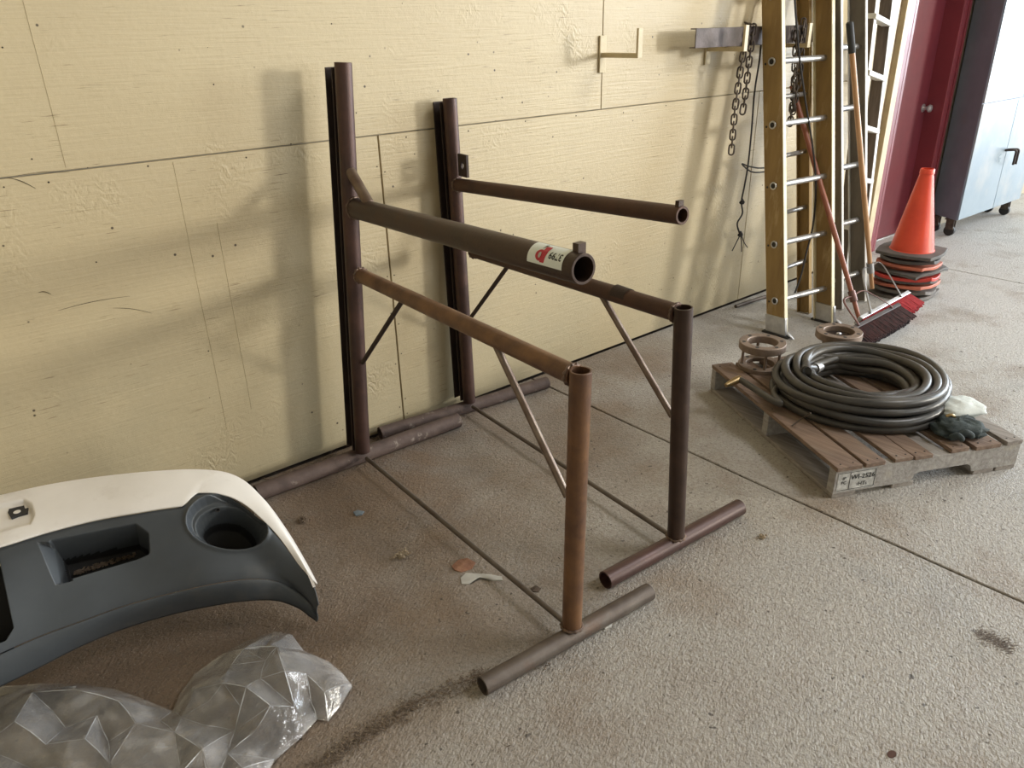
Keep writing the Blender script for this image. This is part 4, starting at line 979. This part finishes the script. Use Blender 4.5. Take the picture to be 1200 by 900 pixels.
outline = [(-150,822),(-60,812),(0,806),(50,803),(92,803),(130,808),(170,822),(203,836),(212,815),(228,792),(258,770),(290,752),(322,742),(342,745),(356,764),(385,778),(402,792),(413,806),(399,830),(385,847),(372,845),(352,868),(322,893),(305,925),(260,960),(-150,980)]
poly = [tuple(at(x, y, Z=.0)[:2]) for x, y in outline]
from mathutils.geometry import delaunay_2d_cdt
NODES = [(299,861,.050),(335,793,.100),(381,815,.055),(263,806,.085),(288,765,.080),(306,800,.070),(346,832,.050),(283,832,.045),(246,826,.060),(326,764,.095),
 (360,795,.070),(318,832,.075),(335,862,.030),(272,783,.055),(228,812,.050),(312,778,.060),(398,806,.040),(365,825,.030),(290,812,.100),(322,812,.055),(276,858,.030),
 (0,832,.050),(40,816,.070),(90,814,.085),(140,826,.070),(188,846,.030),(20,852,.095),(56,878,.080),(88,904,.070),(78,856,.045),(102,872,.085),(128,872,.040),(160,852,.065),
 (206,862,.055),(240,852,.035),(238,884,.080),(268,886,.045),(286,905,.070),(180,892,.060),(212,902,.040),(130,900,.070),(40,905,.050),(-20,880,.050),(-60,850,.070),(-70,905,.060),(0,935,.060),(90,940,.060),(190,938,.060),(250,930,.050),(-110,860,.050),(115,842,.055),(64,838,.060),(214,844,.045)]
def bag_layer(name, seed, par, k, jit, folds):
    rg = random.Random(seed); pts2 = []; hs = []; n0 = len(outline)
    for x, y in outline:
        p = at(x, y, Z=0); pts2.append(V((p.x, p.y))); hs.append(.003 + .008*rg.random()*k)
    for x, y, h in NODES:
        p = at(x + rg.uniform(-jit, jit), y + rg.uniform(-jit, jit)*.7, Z=h*k*.8); pts2.append(V((p.x, p.y))); hs.append(h*k*(1 if jit == 0 else rg.uniform(.7, 1.3)))
    vo_, ed_, fa_, ov, oe, of = delaunay_2d_cdt(pts2, [], [list(range(n0))], 1, 1e-6)
    H_ = [hs[o[0]] if o else .01 for o in ov]
    bm = bmesh.new(); vv = [bm.verts.new((v.x, v.y, H_[i])) for i, v in enumerate(vo_)]
    for f in fa_: bm.faces.new([vv[i] for i in f])
    bm.normal_update()
    fl_ = MB()
    if folds:
        for e in bm.edges:
            if len(e.link_faces) == 2:
                an = e.calc_face_angle(0)
                if an > .42:
                    a_, b_ = e.verts[0].co.copy(), e.verts[1].co.copy(); r_ = min(.0020, .0013*an)
                    mm = a_.lerp(b_, .5) + V((rg.uniform(-.002,.002), rg.uniform(-.002,.002), .001))
                    fl_.tube([a_, a_.lerp(mm, .5), mm, mm.lerp(b_, .5), b_], [r_*.3, r_, r_*.8, r_*.6, r_*.2], 5)
    bmesh.ops.subdivide_edges(bm, edges=bm.edges, cuts=5, use_grid_fill=True)
    for v in bm.verts:
        p = v.co; rim = 0 if v.is_boundary else 1
        v.co += V((noise.noise(p*16+V((seed,0,0))), noise.noise(p*16+V((0,seed,0))), 0))*.005*rim + V((0,0,(noise.ridged_multi_fractal(p*V((1,1,0)).length*9+V((seed,0,0)), .9, 2.1, 3, 1, 2)-.9)*.0045*rim))
        v.co.z = max(v.co.z, .002)
    V0 = [v.co.copy() for v in bm.verts]; bm.verts.index_update(); F0 = [tuple(v.index for v in f.verts) for f in bm.faces]; bm.free()
    o = mesh(name, V0, F0, PLAS, par, smooth=True, sharp=.30)
    if folds: fl_.build('film_folds', FOLD, par, smooth=True)
    return o
FOLD = PLAS.copy(); FOLD.name = 'gathered_plastic_film'
for n_ in FOLD.node_tree.nodes:
    if n_.type == 'MAP_RANGE' and abs(n_.inputs[3].default_value - .09) < 1e-6: n_.inputs[3].default_value = .5; n_.inputs[4].default_value = .8
pb = thing('plastic_bag', 'crumpled clear plastic bag on the floor in front of the bumper cover', 'bag', V((.2, -.95, 0)))
bag_layer('film_top', 4, pb, 1.0, 0, True)
bag_layer('film_inner', 9, pb, .55, 9, False)

# ------------------------------------------------------------------ litter on the floor
def bits(name, label, cat, spots, m_, sizes, n, spread, seed, par=None, flatz=.4, kind='stuff'):
    r = random.Random(seed); b = MB()
    for c, k in spots:
        for _ in range(int(n*k)):
            p = V(c) + V((r.gauss(0, spread), r.gauss(0, spread), 0)); s = r.uniform(*sizes)
            a = r.uniform(0, 6.28); L = s*r.uniform(1, 3.2); dx = V((math.cos(a), math.sin(a), r.uniform(-.05,.3)))*L; dy = V((-math.sin(a), math.cos(a), 0))*s*.5
            p.z = max(.0004, p.z) + r.uniform(0, .004)
            b.obox(p, dx, dy, V((0,0,s*flatz)))
    return b.build(name, m_, label=label, cat=cat, kind=kind)
def line_spots(pa, pb_, n, k=1): return [(at(pa[0]+(pb_[0]-pa[0])*i/n, pa[1]+(pb_[1]-pa[1])*i/n, Z=0) + V((0, random.uniform(-.008,.008), 0)), k) for i in range(n+1)]
bits('debris', 'ridge of dark dirt and dry grass crumbs on the floor near the front skid', 'debris', line_spots((370,897),(480,830),14) + line_spots((480,830),(560,792),10,.7) + line_spots((560,792),(640,778),5,.3), LITTER, (.0012,.0036), 60, .014, 3)
bits('debris', 'pale straw crumbs scattered along the dirt ridge', 'debris', line_spots((385,880),(530,800),9), STRAW, (.001,.0028), 16, .018, 5)
bits('debris', 'brown leaf litter lying along the foot of the cream wall', 'debris', [(V((.75+i*.045, -.075+random.uniform(-.03,.05), .0)), 1) for i in range(18)] + [(V((1.3+i*.05, -.035, 0)), .4) for i in range(14)], LITTER, (.002,.006), 46, .022, 8)
def clump(label, px, py, r, m_, seed):
    c = at(px, py, Z=0); rr = random.Random(seed); b = MB()
    for _ in range(46):
        a = rr.uniform(0, 6.28); e = rr.uniform(.1, 1.2); p = c + V((rr.gauss(0,r*.4), rr.gauss(0,r*.4), rr.uniform(.001, r*.7)))
        q = p + V((math.cos(a), math.sin(a), rr.uniform(-.3,.5)))*r*.7; q.z = max(q.z, .001)
        b.tube([p, p.lerp(q,.5) + V((0,0,.003)), q], [.0022,.003,.001], 4, flat=.5)
    b.build('dry_leaf_clump', m_, label=label, cat='debris')
clump('small grey dried leaf clump on the floor inside the near pipe frame', 472, 652, .020, STRAW, 2)
clump('small dark dried leaf clump on the floor beside the bumper corner', 355, 611, .018, LITTER, 6)
clump('small yellowish crumb of dry leaf on open floor left of the floor joint', 894, 630, .010, STRAW, 9)
def flat_thing(name, label, cat, pts, m_, z=.003, wob=.004, seed=1):
    pv = [at(x, y, Z=0) for x, y in pts]; c = sum(pv, V())/len(pv); n = len(pv)
    V0 = [c + V((0,0,z+wob))] + [p + V((0,0,z*.4 + wob*(noise.noise(p*40+V((seed,0,0)))+.5))) for p in pv]
    V0 += [v - V((0,0,z*.4)) for v in V0]
    for i in range(len(V0)): V0[i].z = max(V0[i].z, .0012) if i <= n else .0002
    F0 = [(0, 1+i, 1+(i+1) % n) for i in range(n)] + [(n+1, n+2+(i+1) % n, n+2+i) for i in range(n)] + [(1+i, 1+(i+1)%n, n+2+(i+1)%n, n+2+i) for i in range(n)]
    return mesh(name, V0, F0, m_, label=label, cat=cat)
flat_thing('paper_strip', 'torn white paper strip on the floor between the pipe frames', 'paper', [(540,678),(546,672),(560,673),(575,674),(588,677),(589,681),(578,681),(566,678),(553,678),(550,685),(541,685)], PAPER)
flat_thing('rust_flake', 'orange-brown flake on the floor beside the white paper strip', 'debris', [(529,664),(537,657),(548,655),(557,660),(553,667),(541,671),(533,669)], FLAKE, .004)
flat_thing('paint_chip', 'small blue-grey chip on the floor behind the near frame', 'debris', [(414,601),(419,598),(427,600),(424,604),(417,605)], mat('blue_grey_chip', (.20,.25,.30), None), .003)
flat_thing('leaf', 'small dark brown leaf on the floor left of the near front post', 'leaf', [(622,690),(628,687),(634,690),(631,694),(624,694)], DIRT, .002)
flat_thing('foil_scrap', 'small pale scrap beside the near front skid', 'debris', [(705,735),(711,730),(718,730),(716,735),(709,738)], PAPER, .003)
for i, (x, y, s_, lb) in enumerate(((1045,884,5.5,'round brown rust spot on the floor at the lower right edge of the picture'), (1124,778,0,''),)):
    if s_: flat_thing('rust_spot', lb, 'stain', [(x+s_*math.cos(a), y+s_*.8*math.sin(a)) for a in [2*PI*k/12 for k in range(12)]], mat('rust_spot', (.10,.045,.03), None, rough=.9), .0012, .0003)
r4 = random.Random(8); sb_ = MB()
for k in range(420):
    tt = r4.betavariate(1.6, 1.6); p = at(1142 + 50*tt + r4.gauss(0, 2.5), 741 + 22*tt + r4.gauss(0, 4.6), Z=.0004); L_ = r4.uniform(.002, .009)
    sb_.obox(p, V((.8, -.5, 0))*L_, V((.3, .6, 0))*L_*.35, V((0, 0, .0005)))
sb_.build('dark_stain', mat('dried_stain', (.13,.10,.085), (.20,.165,.14), rough=.9, scale=60), label='dark dried stain on the concrete at right, below the floor joint', cat='stain', kind='stuff')
r_ = random.Random(21); sp_ = []
for k in range(60):
    sp_.append((V((r_.uniform(-.1, 2.8), r_.uniform(-2.3, -.2), 0)), 1))
bits('debris', 'pale crumbs and chips scattered over the concrete floor', 'debris', sp_, STRAW, (.0014,.0034), 2, .05, 12)
bits('debris', 'dark brown crumbs scattered over the concrete floor', 'debris', [(c + V((.13,.07,0)), 1) for c, k in sp_], DIRT, (.0014,.0038), 2.2, .07, 13)
# loose pipe lying at the wall foot behind the ladder
rod_ = MB().tube([at(862,359,Z=.012), at(892,349,Z=.012), at(905,346,Z=.012)], .011, 10).build('loose_rod', GREYP, smooth=True, label='thin grey rod lying along the wall foot left of the yellow ladder', cat='rod')
